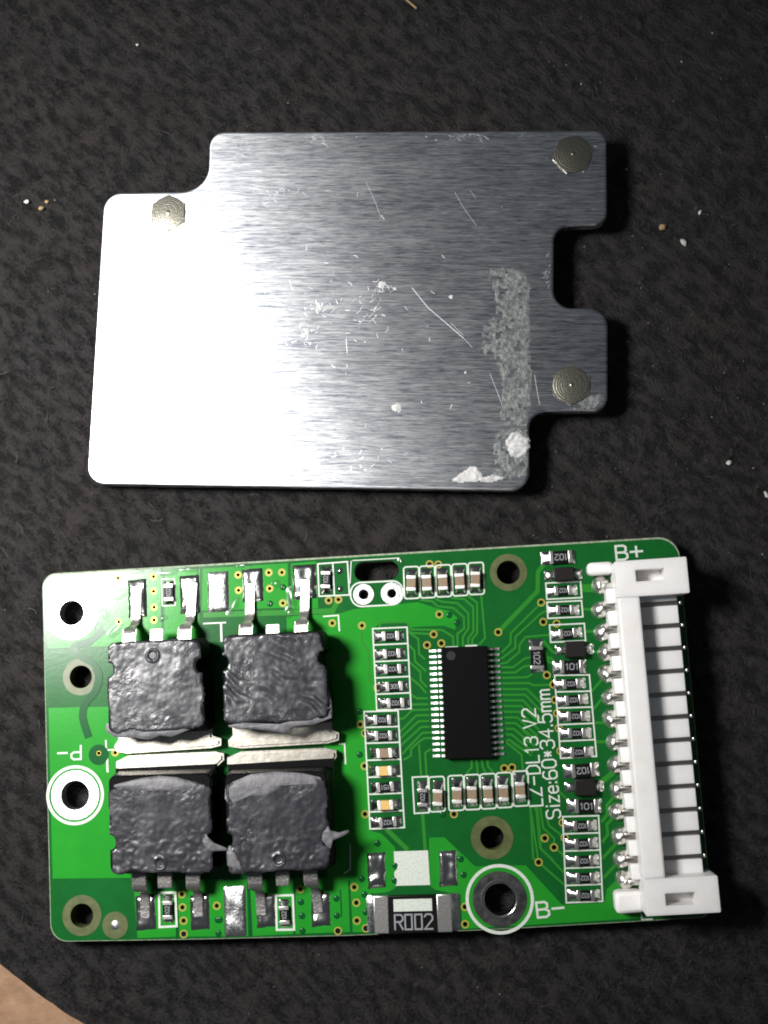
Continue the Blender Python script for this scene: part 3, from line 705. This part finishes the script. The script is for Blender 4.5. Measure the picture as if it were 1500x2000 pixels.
lead = gull_mesh(.21, [(0, .62), (.28, .61), (.40, .52), (.50, .22), (.62, .15), (1.15, .13)], M['lead'])
leadf = fillet_mesh(.3, .26, .12, M['solder'])
pitch = 11.06 * PX * 1.0
for s in (-1, 1):
    for k in range(19):
        yy = (9 - k) * pitch
        o = mobj('lead', lead, None, ic, (s * (icw / 2 + .03), yy, 0), 0 if s == 1 else math.pi)

# ------------------------------------------------------------------ power transistors
def notch_outline(tl, tr_, br, bl, nl, nr, r=.55):
    """body outline with a half-round notch in the left and right sides at fractions nl and nr"""
    pts = []
    def side(a, b, f, sgn):
        d = (b - a).normalized(); n = Vector((-d.y, d.x)) * sgn; c = a.lerp(b, f)
        pts.append(a)
        for k in range(9):
            t = math.pi * k / 8
            pts.append(c - d * math.cos(t) * r * 1.25 + n * math.sin(t) * r)
    side(tl, bl, nl, 1); pts.append(bl); side(br, tr_, 1 - nr, 1); pts.append(tr_)
    CI = (0, 10, 11, 21)
    return rounded([(p, .6 if i in CI else 0) for i, p in enumerate(pts)], 4)
def transistor(quad, tabq, up_, legs, seed, pastefn, flaps, mark=None, bare=None, strip_q=None):
    HT = 4.4
    q = [lp(*p, HT) for p in quad]
    o_top = notch_outline(q[0], q[1], q[2], q[3], .30 if up_ else .68, .30 if up_ else .68)
    cc = sum(o_top, Vector((0, 0))) / len(o_top)
    def sc2(k): return [Vector((cc.x + (p.x - cc.x) * (1 + k / abs(q[0].x - q[1].x) * 2), cc.y + (p.y - cc.y) * (1 + k / abs(q[0].y - q[3].y) * 2))) for p in o_top]
    bm = bmesh.new(); rings = []
    for k, z in ((.05, .15), (.28, 2.0), (.26, 2.2), (.06, HT - .12), (-.04, HT)):
        rings.append([bm.verts.new((p.x - cc.x, p.y - cc.y, z)) for p in sc2(k)])
    n = len(o_top)
    for a, b in zip(rings, rings[1:]):
        for i in range(n): bm.faces.new((a[i], a[(i + 1) % n], b[(i + 1) % n], b[i]))
    bm.faces.new(rings[0][::-1]); bm.faces.new(rings[-1])
    ob = mobj('power_transistor', bm_mesh(bm, .6), M['epoxy'], root, (cc.x, cc.y, TH + .03))
    def W(p, z): v = lp(*p, z) - cc; return Vector((v.x, v.y))
    # tab
    tq = [W(p, 1.3) for p in tabq]
    bm = bmesh.new(); add_prism(bm, tq if sum(tq[i - 1].cross(tq[i]) for i in range(len(tq))) > 0 else tq[::-1], [], .02, 1.3)
    bmesh.ops.remove_doubles(bm, verts=bm.verts, dist=.001); bmesh.ops.recalc_face_normals(bm, faces=bm.faces); bmesh.ops.dissolve_limit(bm, angle_limit=.01, verts=bm.verts, edges=bm.edges)
    es = [e for e in bm.edges if all(v.co.z > 1.2 for v in e.verts) and len(e.link_faces) == 2 and e.calc_face_angle(0) > .6]
    bmesh.ops.bevel(bm, geom=es, offset=.22, segments=2, affect='EDGES')
    mobj('heat_tab', bm_mesh(bm, .5), M['tab'], ob)
    if strip_q:  # dark box filling the strip between tab and body
        lq = [W(p, 1.5) for p in strip_q]
        if sum(lq[i - 1].cross(lq[i]) for i in range(4)) < 0: lq.reverse()
        bm = bmesh.new(); add_prism(bm, lq, [], .1, 1.5); mobj('dark_strip', bm_mesh(bm, .5), M['epoxy'], ob)
    # legs: stub out of the body, bend down, foot on the pad
    for (sx, sy), foot, wpx in legs:
        a = W((sx, sy), 2.4); t = .5
        dirn = 1 if up_ else -1
        bm = bmesh.new()
        if foot: 
            b = W(foot, .3); prof = [(-.9, 2.55), (.25, 2.5), (.75, 2.35), (1.05, 1.9), (1.25, 1.0)]
            ftx = abs(b.y - a.y) + 0.0
            ft = max(ftx, 2.0)
            prof += [(min(1.5, ft - .6), .62), (min(1.9, ft - .3), .5), (ft + .45, .46)]
        else: prof = [(-.9, 2.55), (.3, 2.5), (.72, 2.42)]
        rows = []; M_ = len(prof)
        for k, (d, z) in enumerate(prof):
            f = k / max(M_ - 1, 1)
            wd = (wpx if k < 3 else wpx * .66) * PX
            xx = a.x + ((b.x - a.x) * min(1, max(0, d / ft)) if foot else 0)
            yy = a.y + dirn * d
            rows.append([bm.verts.new((xx + s * wd / 2, yy, zz)) for s, zz in ((-1, z), (1, z), (1, z - .42), (-1, z - .42))])
        for r0, r1 in zip(rows, rows[1:]):
            for k in range(4): bm.faces.new((r0[k], r0[(k + 1) % 4], r1[(k + 1) % 4], r1[k]))
        bm.faces.new(rows[0]); bm.faces.new(rows[-1][::-1])
        bmesh.ops.recalc_face_normals(bm, faces=bm.faces)
        bmesh.ops.bevel(bm, geom=[e for e in bm.edges if e.calc_face_angle(0) > 1.2], offset=.06, segments=2, affect='EDGES')
        mobj('leg', bm_mesh(bm, .7), M['leg' if up_ else 'legg'], ob)
    # thermal paste: an uneven, crinkled layer with ragged rim hanging over the edge here and there
    topl = [p - cc for p in o_top]
    xs = [p.x for p in topl]; ys = [p.y for p in topl]; st = .105
    mk = W(mark, HT) if mark else None
    bm = bmesh.new(); vv = {}
    nx, ny = int((max(xs) - min(xs) + 1) / st), int((max(ys) - min(ys) + 1) / st)
    for j in range(ny + 1):
        for i in range(nx + 1):
            x, y = min(xs) - .5 + i * st, min(ys) - .5 + j * st
            d = edist((x, y), topl); ins = inside((x, y), topl)
            over = .06 + .34 * N(x, y, seed + 3, .6) + .09 * N(x, y, seed + 8, 2.4)
            if not ins and d > max(over, 0): continue
            if ins and d < -over: continue
            t = (.13 + .045 * N(x, y, seed, .45) + .03 * abs(N(x, y, seed + 1, .9)) + .014 * N(x, y, seed + 2, 2.4))
            t += pastefn(x, y)
            if mk: dd = (Vector((x, y)) - mk).length; t += .10 * math.exp(-((dd - .5) / .10) ** 2) - (.13 if dd < .42 else 0)
            if bare and ins:
                fu = (x - min(xs)) / (max(xs) - min(xs)); lim = max(ys) - bare * (1.15 * (2 * fu - 1) ** 2 + .25 + .25 * N(x, y, seed + 6, 1.1))
                if y > lim: continue
            z = HT + max(.015, t)
            if not ins: z -= d * 1.7
            elif d + over < .16: z = HT + max(.012, t * (d + over) / .16)
            vv[i, j] = bm.verts.new((x, y, z))
    for (i, j), v in list(vv.items()):
        k = [(i, j), (i + 1, j), (i + 1, j + 1), (i, j + 1)]
        if all(q_ in vv for q_ in k): bm.faces.new([vv[q_] for q_ in k])
    bmesh.ops.delete(bm, geom=[v for v in bm.verts if not v.link_faces], context='VERTS')
    mobj('thermal_paste', bm_mesh(bm, 1.5), M['paste'], ob)
    for pts, hz in flaps:               # paler smears: (outline in pixels, height above the board)
        pl = [W(p, hz) for p in pts]; c0 = sum(pl, Vector((0, 0))) / len(pl)
        bm = bmesh.new(); rr = [[bm.verts.new((c0.x, c0.y, hz + .10))]]
        rp = rounded([(p, .12) for p in pl], 3)
        for f in (.35, .65, .88, 1.0):
            rr.append([bm.verts.new((c0.x + (p.x - c0.x) * f, c0.y + (p.y - c0.y) * f, hz + .10 * (1 - f ** 3) + .05 * N(p.x * f, p.y * f, seed, 2.2) - (.06 if f == 1 else 0))) for p in rp])
        n2 = len(rp)
        for i in range(n2):
            j = (i + 1) % n2; bm.faces.new((rr[0][0], rr[1][i], rr[1][j]))
            for k in range(1, 4): bm.faces.new((rr[k][i], rr[k + 1][i], rr[k + 1][j], rr[k][j]))
        fo = mobj('paste_smear', bm_mesh(bm, 1.3), M['pastel'], ob); fo.visible_shadow = True
    return ob
def pf_none(x, y): return 0
def pf_low(x, y):
    a, b = x * .83 + y * .56 + .25 * N(x, y, 3, .9), y * .83 - x * .56 + .25 * N(x, y, 8, .9)
    return (.075 * abs(N(a, b, 31.3, 1.37)) + .03 * N(a, b, 33.7, 2.3)) * max(0, min(1, .55 - y * .3))
def pf_scrape(x, y): return .055 * math.sin((x * .55 + y * 1.0) * 5.5 + 3 * N(x, y, 5, .8)) * max(0, N(x, y, 17, .4) + .3)
transistor([(212,1257),(392,1249),(401,1421),(213,1432)], [(230,1400),(412,1392),(415,1437),(431,1443),(431,1456),(412,1461),(246,1472),(226,1468),(222,1458),(230,1446)], True,
           [((252,1246), (268,1155), 26), ((306,1244), None, 24), ((360,1240), (377,1148), 26)], 1.3, pf_none,
           [([(206,1395),(212,1416),(232,1426),(262,1424),(290,1416),(318,1420),(352,1412),(394,1402),(398,1414),(362,1428),(335,1439),(312,1437),(290,1445),(258,1440),(225,1441),(207,1428)], 4.3), ([(387,1332),(396,1336),(401,1370),(401,1412),(394,1412),(392,1370)], 4.2)], (298.7,1280))
transistor([(436,1243),(628,1234),(643,1404),(438,1416)], [(452,1380),(646,1372),(648,1426),(662,1431),(661,1446),(640,1452),(470,1462),(446,1458),(445,1447),(454,1436)], True,
           [((480,1236), (489,1150), 26), ((533,1235), None, 25), ((588,1230), (597,1142), 26)], 5.7, pf_scrape,
           [([(441,1418),(455,1411),(500,1415),(545,1419),(572,1408),(600,1406),(645,1388),(648,1402),(610,1416),(578,1419),(555,1432),(500,1424),(460,1423)], 4.35), ([(630,1330),(638,1340),(648,1370),(650,1405),(640,1402),(634,1370)], 4.1)])
transistor([(213,1517),(410,1511),(417,1703),(217,1706)], [(230,1550),(415,1545),(420,1500),(437,1484),(436,1472),(420,1468),(250,1476),(226,1488),(226,1500),(236,1506)], False,
           [((272,1720), (284,1783), 27), ((322,1718), None, 27), ((377,1718), (388,1780), 27)], 9.1, pf_low,
           [([(214,1536),(240,1528),(275,1520),(310,1515),(345,1518),(380,1528),(395,1536),(350,1544),(300,1546),(250,1544)], 4.53), ([(394,1630),(400,1622),(406,1634),(418,1646),(440,1655),(448,1661),(430,1662),(408,1663),(398,1656),(390,1642)], 4.5)], (313,1686), .9, [(226,1501),(420,1492),(420,1526),(226,1534)])
transistor([(440,1513),(636,1506),(645,1698),(446,1705)], [(456,1545),(650,1540),(650,1490),(657,1478),(656,1466),(635,1461),(470,1468),(443,1480),(443,1492),(452,1500)], False,
           [((498,1718), (511,1777), 27), ((552,1714), None, 25), ((606,1712), (622,1772), 27)], 14.2, pf_low,
           [([(440,1540),(455,1527),(490,1512),(540,1507),(590,1510),(625,1518),(633,1530),(595,1532),(560,1528),(540,1545),(520,1556),(490,1554),(448,1572),(439,1560)], 4.53), ([(628,1622),(640,1610),(646,1622),(662,1626),(692,1617),(672,1633),(652,1641),(646,1652),(655,1664),(640,1655),(628,1640)], 4.5), ([(448,1650),(458,1658),(476,1685),(478,1706),(460,1706),(444,1690),(442,1664)], 4.5)], (545,1679), .6, [(446,1493),(650,1481),(648,1516),(446,1526)])
# clear flux left round the legs
fx = [((236,1160),(1.1,.5),.4), ((205,1200),(.35,.7),.2), ((226,1231),(1.0,.45),.6), ((456,1184),(.45,1.0),-.6), ((570,1166),(.45,1.1),.15), ((565,1196),(.4,.6),0), ((318,1208),(.5,.35),.3), ((540,1140),(.5,.4),0), ((478,1104),(.8,.25),0), ((330,1119),(1.1,.3),0.05), ((370,1112),(.9,.3),0), ((268,1116),(.8,.3),.05), ((784,1098),(.3,.5),.5), ((779,1145),(.35,.3),0), ((500,1196),(.6,.3),0)]
for i, (p, s, r) in enumerate(fx):
    me = dome_mesh(1, 1, 28, 10, 0); 
    for v in me.vertices:
        q = min(1, math.hypot(v.co.x, v.co.y)); k = 1 + .35 * N(v.co.x + i * 3, v.co.y, i, 1.3)
        v.co = Vector((v.co.x * s[0] * k, v.co.y * s[1] * k, .17 * (1 - q * q) ** 1.6))
    mobj('flux_residue', me, M['flux'], root, LP3(*p, .05), r)

# ------------------------------------------------------------------ white side-entry connector
balls = [lp(1170.7 + (1221 - 1170.7) * k / 13 , 1142.5 + (1715 - 1142.5) * k / 13) for k in range(14)]
c0 = lp(1230, 1430)
axis = (balls[0] - balls[13]).normalized(); cr_ = math.atan2(axis.y, axis.x) - H2
con = link(bpy.data.objects.new('connector', None), root); con.location = (balls[6].lerp(balls[7], .5).x, balls[6].lerp(balls[7], .5).y, TH + .03); con.rotation_euler = (0, 0, cr_)
con['label'] = 'white plastic side-entry pin connector'
Rci = Matrix.Rotation(-cr_, 2)
def cl(px, py, z):
    v = lp(px, py, z) - Vector((con.location.x, con.location.y)); return Rci @ v
HW = 4.2                                 # height of the back wall
bx0 = (cl(1207, 1165, HW).x + cl(1253, 1705, HW).x) / 2; bx1 = (cl(1252, 1165, HW).x + cl(1297, 1705, HW).x) / 2
fx1 = (cl(1348, 1123, HW).x + cl(1400, 1744, HW).x) / 2
yt0, yt1 = cl(1270, 1092, HW).y, cl(1300, 1161, HW).y
yb0, yb1 = cl(1340, 1713, HW).y, cl(1330, 1786, HW).y
fl1 = (cl(1331, 1195, 2.1).x + cl(1368, 1705, 2.1).x) / 2
pt = (balls[0] - balls[13]).length / 13
bm = bmesh.new(); add_box(bm, bx0, bx1, yb0 - .02, yt1 + .02, .3, HW, .2)
mobj('back_wall', bm_mesh(bm, .5), M['plastic'], con)
for (ya, yb_) in ((yt1, yt0), (yb1, yb0)):
    # end block with its open slot
    ym = (ya + yb_) / 2; sw = .52
    bm = bmesh.new()
    o_ = [Vector(p) for p in ((bx0, ya), (fx1, ya), (fx1, yb_), (bx0, yb_))]
    o_ = rounded([(p, .12) for p in o_], 3)
    off = .22 if ya > 0 else -.25
    h_ = [Vector(p) for p in ((bx1 - .2, ym - sw + off), (bx1 + 2.35, ym - sw + off), (bx1 + 2.35, ym + sw + off), (bx1 - .2, ym + sw + off))]
    add_prism(bm, o_, [h_], .05, HW)
    bmesh.ops.recalc_face_normals(bm, faces=bm.faces); bmesh.ops.dissolve_limit(bm, angle_limit=.01, verts=[v for v in bm.verts], edges=[e for e in bm.edges if all(abs(v.co.z - HW) < .001 for v in e.verts) and len(e.link_faces) == 2 and e.calc_face_angle(9) < .01])
    mobj('end_block', bm_mesh(bm, .5), M['plastic'], con)
    bm = bmesh.new(); add_box(bm, bx1 - .3, bx1 + 2.4, ym - sw + off - .05, ym + sw + off + .05, .06, HW - 2.0); mobj('slot_floor', bm_mesh(bm), M['plastic'], con)
# pegs beside the solder joints
for (p, q, h0) in (((1147, 1099), (1212, 1119), 1.9), ((1200, 1743), (1262, 1783), 2.1)):
    a, b = cl(*p, h0), cl(*q, h0)
    bm = bmesh.new(); add_box(bm, a.x, bx0 + .15, b.y, a.y, .02, h0, .35)
    mobj('end_peg', bm_mesh(bm, .8), M['plastic'], con)
# floor with a groove for every pin
bm = bmesh.new(); add_box(bm, bx1 - .2, fl1, yb0 - .05, yt1 + .05, .05, 1.45, 0); mobj('floor', bm_mesh(bm), M['plastic'], con)
for k in range(13):
    y1, y0 = (6.5 - k) * pt - .20, (5.5 - k) * pt + .20
    bm = bmesh.new(); add_box(bm, bx1 - .1, fl1 - .01, y0, y1, 1.4, 2.1, .06); mobj('floor_block', bm_mesh(bm, .5), M['plastic'], con)
    bm = bmesh.new(); add_box(bm, bx0 - .75, bx0 + .2, y0 + .12, y1 - .12, .1, 2.3, .15); mobj('rear_tooth', bm_mesh(bm, .5), M['plastic'], con)
bm = bmesh.new(); add_box(bm, -.16, fl1 + .25, -.16, .16, 1.5, 1.85, .04)
pm = bm_mesh(bm, .5); pm.materials.append(M['pin'])
bm = bmesh.new(); add_box(bm, -.05, .22, -.17, .17, -.18, .2, .08); tip_m = bm_mesh(bm, .8); tip_m.materials.append(M['solderblob'])  # lit pin end, done as a brighter metal than the pin
bm = bmesh.new(); add_box(bm, bx0 - .95, bx0 + .2, -.24, .24, .9, 1.55, .12); add_box(bm, -.25, .3, -.25, .25, .2, 1.35, .1)
pt_m = bm_mesh(bm, .5); pt_m.materials.append(M['solderblob'])
bm = bmesh.new(); bmesh.ops.create_uvsphere(bm, u_segments=20, v_segments=12, radius=1)
for v in bm.verts:
    k = 1 + .06 * N(v.co.x, v.co.y, 2, 1.6); v.co = Vector((v.co.x * .92 * k - .15, v.co.y * .80 * k, max(-.02, v.co.z) * 1.05 * k))
sj = bm_mesh(bm, 3); sj.materials.append(M['solderblob'])
for k in range(14):
    y = (6.5 - k) * pt
    if 0 < k < 13: mobj('pin', pm, None, con, (0, y, 0))
    if 0 < k < 13: mobj('pin_tip', tip_m, None, con, (fl1 + .22, y, 1.67))
    mobj('pin_tail', pt_m, None, con, (0, y, 0))
    mobj('solder_joint', sj, None, con, (random.uniform(-.04, .04), y + random.uniform(-.04, .04), 0), random.uniform(0, 6))

# ------------------------------------------------------------------ the aluminium plate
PT = 1.5
pBL = at(170, 930, PT + .55)
gx, gy = .026, .014
pn = Vector((-gx, -gy, 1)).normalized()
def pat(px, py): return at(px, py, 0, pn, pBL)
pc = pat(640, 610)
ex = (pat(1100, 254) - pat(450, 257)); ex = (ex - pn * ex.dot(pn)).normalized(); ey = pn.cross(ex)
PM = Matrix((ex, ey, pn)).transposed().to_4x4(); PM.translation = pc - pn * PT
plate = link(bpy.data.objects.new('heat_spreader_plate', None)); plate.matrix_world = PM
tag(plate, 'brushed aluminium plate with notched corners and three hex studs lying on the dark mat', 'metal plate')
PMi = PM.inverted()
def pl(px, py): v = PMi @ pat(px, py); return Vector((v.x, v.y))
oc = [((202,377),1.85), ((405.5,373),2.5), ((408,257),1.6), ((1184.5,254),1.3), ((1186,438),1.3), ((1082,442),1.45), ((1081,600),1.7), ((1187,602),1.8), ((1187,802),1.35), ((1033.5,804),1.6), ((1034,958),1.75), ((167,946),1.75)]
po = rounded([(pl(*p), r) for p, r in oc], 9)
if sum(po[i - 1].cross(po[i]) for i in range(len(po))) < 0: po.reverse()
bm = bmesh.new(); add_prism(bm, po, [], 0, PT)
bmesh.ops.remove_doubles(bm, verts=bm.verts, dist=.0005)
bmesh.ops.dissolve_limit(bm, angle_limit=.002, verts=bm.verts, edges=bm.edges)
es = [e for e in bm.edges if len(e.link_faces) == 2 and e.calc_face_angle(0) > 1.2 and abs(e.verts[0].co.z - e.verts[1].co.z) < .01]
bmesh.ops.bevel(bm, geom=es, offset=.24, segments=4, profile=.5, affect='EDGES')
mobj('plate_body', bm_mesh(bm, .45), M['alu'], plate)
# hex studs: slightly proud heads with turned rings, shank below standing on the mat
def stud(px, py, rpx, rot, tilt):
    c = pl(px, py); r = rpx * PX
    bm = bmesh.new(); n = 6
    for z0, z1, rr in ((PT - .9, PT + .16, r),):
        add_prism(bm, [Vector((rr * math.cos(math.pi / 3 * i + rot), rr * math.sin(math.pi / 3 * i + rot))) for i in range(6)], [], z0, z1)
    bmesh.ops.recalc_face_normals(bm, faces=bm.faces)
    o = mobj('hex_stud', bm_mesh(bm, .5), M['stud'], plate, (c.x, c.y, 0))
    bm = bmesh.new(); K = 26; seg = 48; rows = []
    R = r * .90
    for k in range(K + 1):
        q = k / K; z = PT + .162 + .07 * (1 - q * q) + .005 * math.cos(q * 2 * math.pi * 7.5) * (.3 + q) + (.05 * math.exp(-(q / .06) ** 2))
        rows.append([bm.verts.new((q * R * math.cos(2 * math.pi * i / seg), q * R * math.sin(2 * math.pi * i / seg), z)) for i in range(seg)] if k else [bm.verts.new((0, 0, z))])
    rows.append([bm.verts.new((R * math.cos(2 * math.pi * i / seg), R * math.sin(2 * math.pi * i / seg), PT + .1)) for i in range(seg)])
    for i in range(seg):
        j = (i + 1) % seg; bm.faces.new((rows[0][0], rows[1][i], rows[1][j]))
        for k in range(1, len(rows) - 1): bm.faces.new((rows[k][i], rows[k + 1][i], rows[k + 1][j], rows[k][j]))
    mobj('turned_face', bm_mesh(bm, 1.2), M['stud'], o)
    wp = PM @ Vector((c.x, c.y, 0)); hz = max(.2, wp.z - .0)
    bm = bmesh.new(); add_prism(bm, circle((0, 0), .95, 20), [], -hz + .05, .02); mobj('shank', bm_mesh(bm, .5), M['stud'], o)
stud(329, 416.5, 39, .55, 0); stud(1118.5, 302, 41, .25, 0); stud(1116, 752.5, 40, .5, 0)
# grease: rough strip at the right, clump below it, pale smear on the bottom edge
def grease(name, pts, h, m, seed, drop=0, st=.13, fade=None, sc_=2.4):
    poly = [pl(*p) for p in pts]
    xs = [p.x for p in poly]; ys = [p.y for p in poly]; bm = bmesh.new(); vv = {}
    for j in range(int((max(ys) - min(ys)) / st) + 2):
        for i in range(int((max(xs) - min(xs)) / st) + 2):
            x, y = min(xs) + i * st, min(ys) + j * st
            rag = .22 * N(x, y, seed, 1.7)
            if not inside((x + rag, y + .6 * rag), poly): continue
            d = edist((x, y), poly)
            lf = max(0.0, (max(xs) - x) / (max(xs) - min(xs))) if drop else 0
            if drop and N(x, y, seed + 20, 1.6) + .6 * N(x, y, seed + 21, 4) > .62 - drop * 2.2 * max(0, lf - .25): continue
            z = PT + .006 + h * min(1, d / .3 + .12) * (.35 + .9 * abs(N(x, y, seed + 1, sc_)) + .2 * N(x, y, seed + 2, 3))
            if drop: z += h * .8 * lf * max(0, N(x, y, seed + 7, 3.2))
            vv[i, j] = bm.verts.new((x, y, max(z, PT + .004)))
    for (i, j) in list(vv):
        k = [(i, j), (i + 1, j), (i + 1, j + 1), (i, j + 1)]
        if all(q in vv for q in k): bm.faces.new([vv[q] for q in k])
    bmesh.ops.delete(bm, geom=[v for v in bm.verts if not v.link_faces], context='VERTS')
    return mobj(name, bm_mesh(bm, 1.4), m, plate)
grease('grease_smear', [(948,527),(972,523),(1010,524),(1028,533),(1036,560),(1037,700),(1040,790),(1034,800),(1031,832),(985,834),(974,815),(980,760),(978,735),(968,705),(944,692),(938,660),(945,628),(962,620),(970,600),(963,570),(956,550)], .10, M['grease'], 3, .30)
grease('grease_smear', [(966,848),(980,838),(1000,836),(1032,838),(1034,900),(1030,930),(1000,938),(960,934),(965,905),(962,880)], .16, M['grease'], 6, .25)
grease('grease_clump', [(985,862),(1000,842),(1012,842),(1032,855),(1036,874),(1030,888),(1012,897),(994,890)], .42, M['greasew'], 8, 0, .12, None, 1.4)
grease('grease_clump', [(876,940),(900,922),(920,908),(932,910),(945,930),(975,925),(990,936),(960,942),(900,943)], .22, M['greasew'], 12, 0, .12, None, 1.8)
grease('grease_clump', [(1118,801),(1132,781),(1150,772),(1160,772),(1176,765),(1178,785),(1160,799),(1140,802)], .10, M['grease'], 15, .1)
for c, r in (((775,796), 11), ((882,580), 5), ((910,728), 5), ((915,748), 3), ((838,664), 4), ((1170,775), 3), ((745,556), 8), ((622,604), 8), ((600,648), 7), ((772,565), 5)):
    grease('grease_fleck', [(c[0] + r * math.cos(a) * random.uniform(.6, 1.2), c[1] + r * math.sin(a) * random.uniform(.7, 1.3)) for a in [k * 2 * math.pi / 9 for k in range(9)]], .16, M['greasew'], c[0], 0, .09)
# scratches: fine raised burrs
bm = bmesh.new(); zi = 0
def scratch(pts, wd):
    global zi; zi += 1
    if any(not inside(pl(*p), po) or edist(pl(*p), po) < .3 for p in pts): return
    add_ribbon(bm, [pl(*p) for p in pts], wd * .62, PT - .002, PT + .006 + .00004 * (zi % 200))
scratch([(805,562),(815,575),(835,600),(870,630),(905,660)], .10); scratch([(905,660),(922,678)], .05); scratch([(880,630),(905,655)], .04)
scratch([(715,355),(735,400),(744,425)], .05); scratch([(745,420),(750,428)], .1); scratch([(888,375),(905,405),(930,440)], .05); scratch([(918,372),(930,388)], .04)
scratch([(957,730),(975,775),(982,795)], .06); scratch([(1044,732),(1050,770),(1054,790)], .08); scratch([(676,662),(678,690)], .07); scratch([(863,498),(868,504)], .1)
for k in range(14):
    x, y = random.gauss(735, 18), random.gauss(600, 20); a = random.gauss(-.75, .15); l = random.uniform(8, 30); scratch([(x, y), (x + l * .5 * math.cos(a) * -1 + 2, y - l * .5 * math.sin(a)), (x - l * math.cos(a), y - l * math.sin(a))], random.uniform(.02, .05))
for (cx0, cy0, sx, sy, n) in ((745,560,14,8,18), (620,602,16,6,14), (600,648,12,10,16), (540,372,30,8,16), (500,392,25,10,14), (610,268,16,4,12), (920,265,40,5,26), (470,290,14,20,12), (655,575,40,40,16), (690,650,40,40,14), (1070,520,3,22,14), (545,600,40,40,14), (810,680,70,60,14), (780,300,200,60,24), (700,900,60,30,18), (1150,330,20,60,8)):
    for k in range(n):
        x, y = random.gauss(cx0, sx), random.gauss(cy0, sy); a = random.uniform(0, 3.1); l = random.uniform(3, 11); b_ = a + random.uniform(-.7, .7)
        scratch([(x, y), (x + l * .5 * math.cos(a), y + l * .5 * math.sin(a)), (x + l * .5 * (math.cos(a) + math.cos(b_)), y + l * .5 * (math.sin(a) + math.sin(b_)))], random.uniform(.025, .09))
me = bpy.data.meshes.new('m'); bm.to_mesh(me); bm.free()
tag(mobj('scratches', me, M['scr'], plate), kind='stuff')

# ------------------------------------------------------------------ crumbs, dust and fibres on the mat
def crumb(px, py, r, m, label, cat='crumb', st=(1, .8, .6), rz=0):
    bm = bmesh.new(); bmesh.ops.create_icosphere(bm, subdivisions=2, radius=1)
    for v in bm.verts:
        k = 1 + .45 * N(v.co.x + px, v.co.y + py, v.co.z, 1.3); v.co = Vector((v.co.x * st[0], v.co.y * st[1], v.co.z * st[2])) * k * r * PX
    p = at(px, py, .1); o = mobj('crumb', bm_mesh(bm, .4), m, None, (p.x, p.y, r * PX * st[2] * .7), rz)
    return tag(o, label, cat)
crumb(52, 394, 6, M['white'], 'white crumb lying left of the aluminium plate beside two amber crumbs')
crumb(91, 394, 5, M['amber'], 'upper of the two amber crumbs lying left of the aluminium plate')
crumb(80, 407, 6, M['amber'], 'lower of the two amber crumbs lying left of the aluminium plate')
crumb(1294, 444, 8, M['amber'], 'dull yellow round crumb right of the notch of the plate')
crumb(1334, 473, 7, M['white'], 'white oblong flake lowest of the crumbs right of the plate notch', st=(.7, 1.2, .5), rz=.7)
crumb(1367, 415, 5, M['white'], 'small white flake upper right of the dull yellow crumb', st=(.6, 1.1, .5), rz=-.4)
crumb(1424, 904, 6, M['white'], 'white crumb on the bare mat right of the plate and above the connector')
crumb(1497, 966, 6, M['white'], 'pale crumb cut by the right edge of the photo', st=(.6, 1.3, .5), rz=.5)
crumb(268, 87, 3.4, M['white'], 'tiny white crumb above the left shoulder of the plate')
p = at(796, 2, .2)
bm = bmesh.new()
for k, (d, w_) in enumerate(((-1.6, .02), (-.6, .14), (.5, .16), (1.4, .08))): pass
add_box(bm, -1.5, 1.3, -.16, .16, 0, .22, .08)
for v in bm.verts: v.co.y *= 1 - .45 * abs(v.co.x) / 1.5; v.co.z += .05 * v.co.x ** 2
tag(mobj('splinter', bm_mesh(bm, .5), M['amber'], None, (p.x, p.y, .05), -.75), 'yellow splinter at the top edge of the photo above the plate', 'splinter')
bm = bmesh.new()
for k in range(520):
    px, py = random.uniform(-30, 1530), random.uniform(-30, 2030)
    if random.random() < .45: px = random.uniform(1000, 1530); py = random.uniform(0, 1100)
    r = random.choice((.035, .045, .055, .07, .10)) * random.uniform(.6, 1.2); q = at(px, py, .05)
    if (px < 190 and py > 1860 + px * .75): continue
    vs_ = [bm.verts.new(Vector((q.x, q.y, .06)) + Vector((random.uniform(-1, 1), random.uniform(-1, 1), random.uniform(-.3, 1))) * r * 1.3) for _ in range(4)]
    for f in ((0, 1, 2), (0, 2, 3), (0, 3, 1), (1, 3, 2)): bm.faces.new([vs_[i] for i in f])
tag(mobj('dust_specks', bm_mesh(bm), M['dust']), 'fine pale dust specks scattered over the dark mat', 'dust', kind='stuff')
bm = bmesh.new()
for k in range(150):
    px, py = random.uniform(0, 1500), random.uniform(0, 2000)
    if px < 260 and py > 1800: continue
    q = at(px, py, .05); a = random.uniform(0, 6.28); pts = [Vector((q.x, q.y))]
    for s in range(6): a += random.uniform(-.5, .5); pts.append(pts[-1] + Vector((math.cos(a), math.sin(a))) * random.uniform(.08, .30))
    add_ribbon(bm, pts, random.uniform(.014, .03), .05, .085 + .0003 * (k % 50))
me = bpy.data.meshes.new('m'); bm.to_mesh(me); bm.free()
tag(mobj('loose_fibres', me, M['fibre']), 'short grey lint fibres scattered over the dark mat', 'lint', kind='stuff')
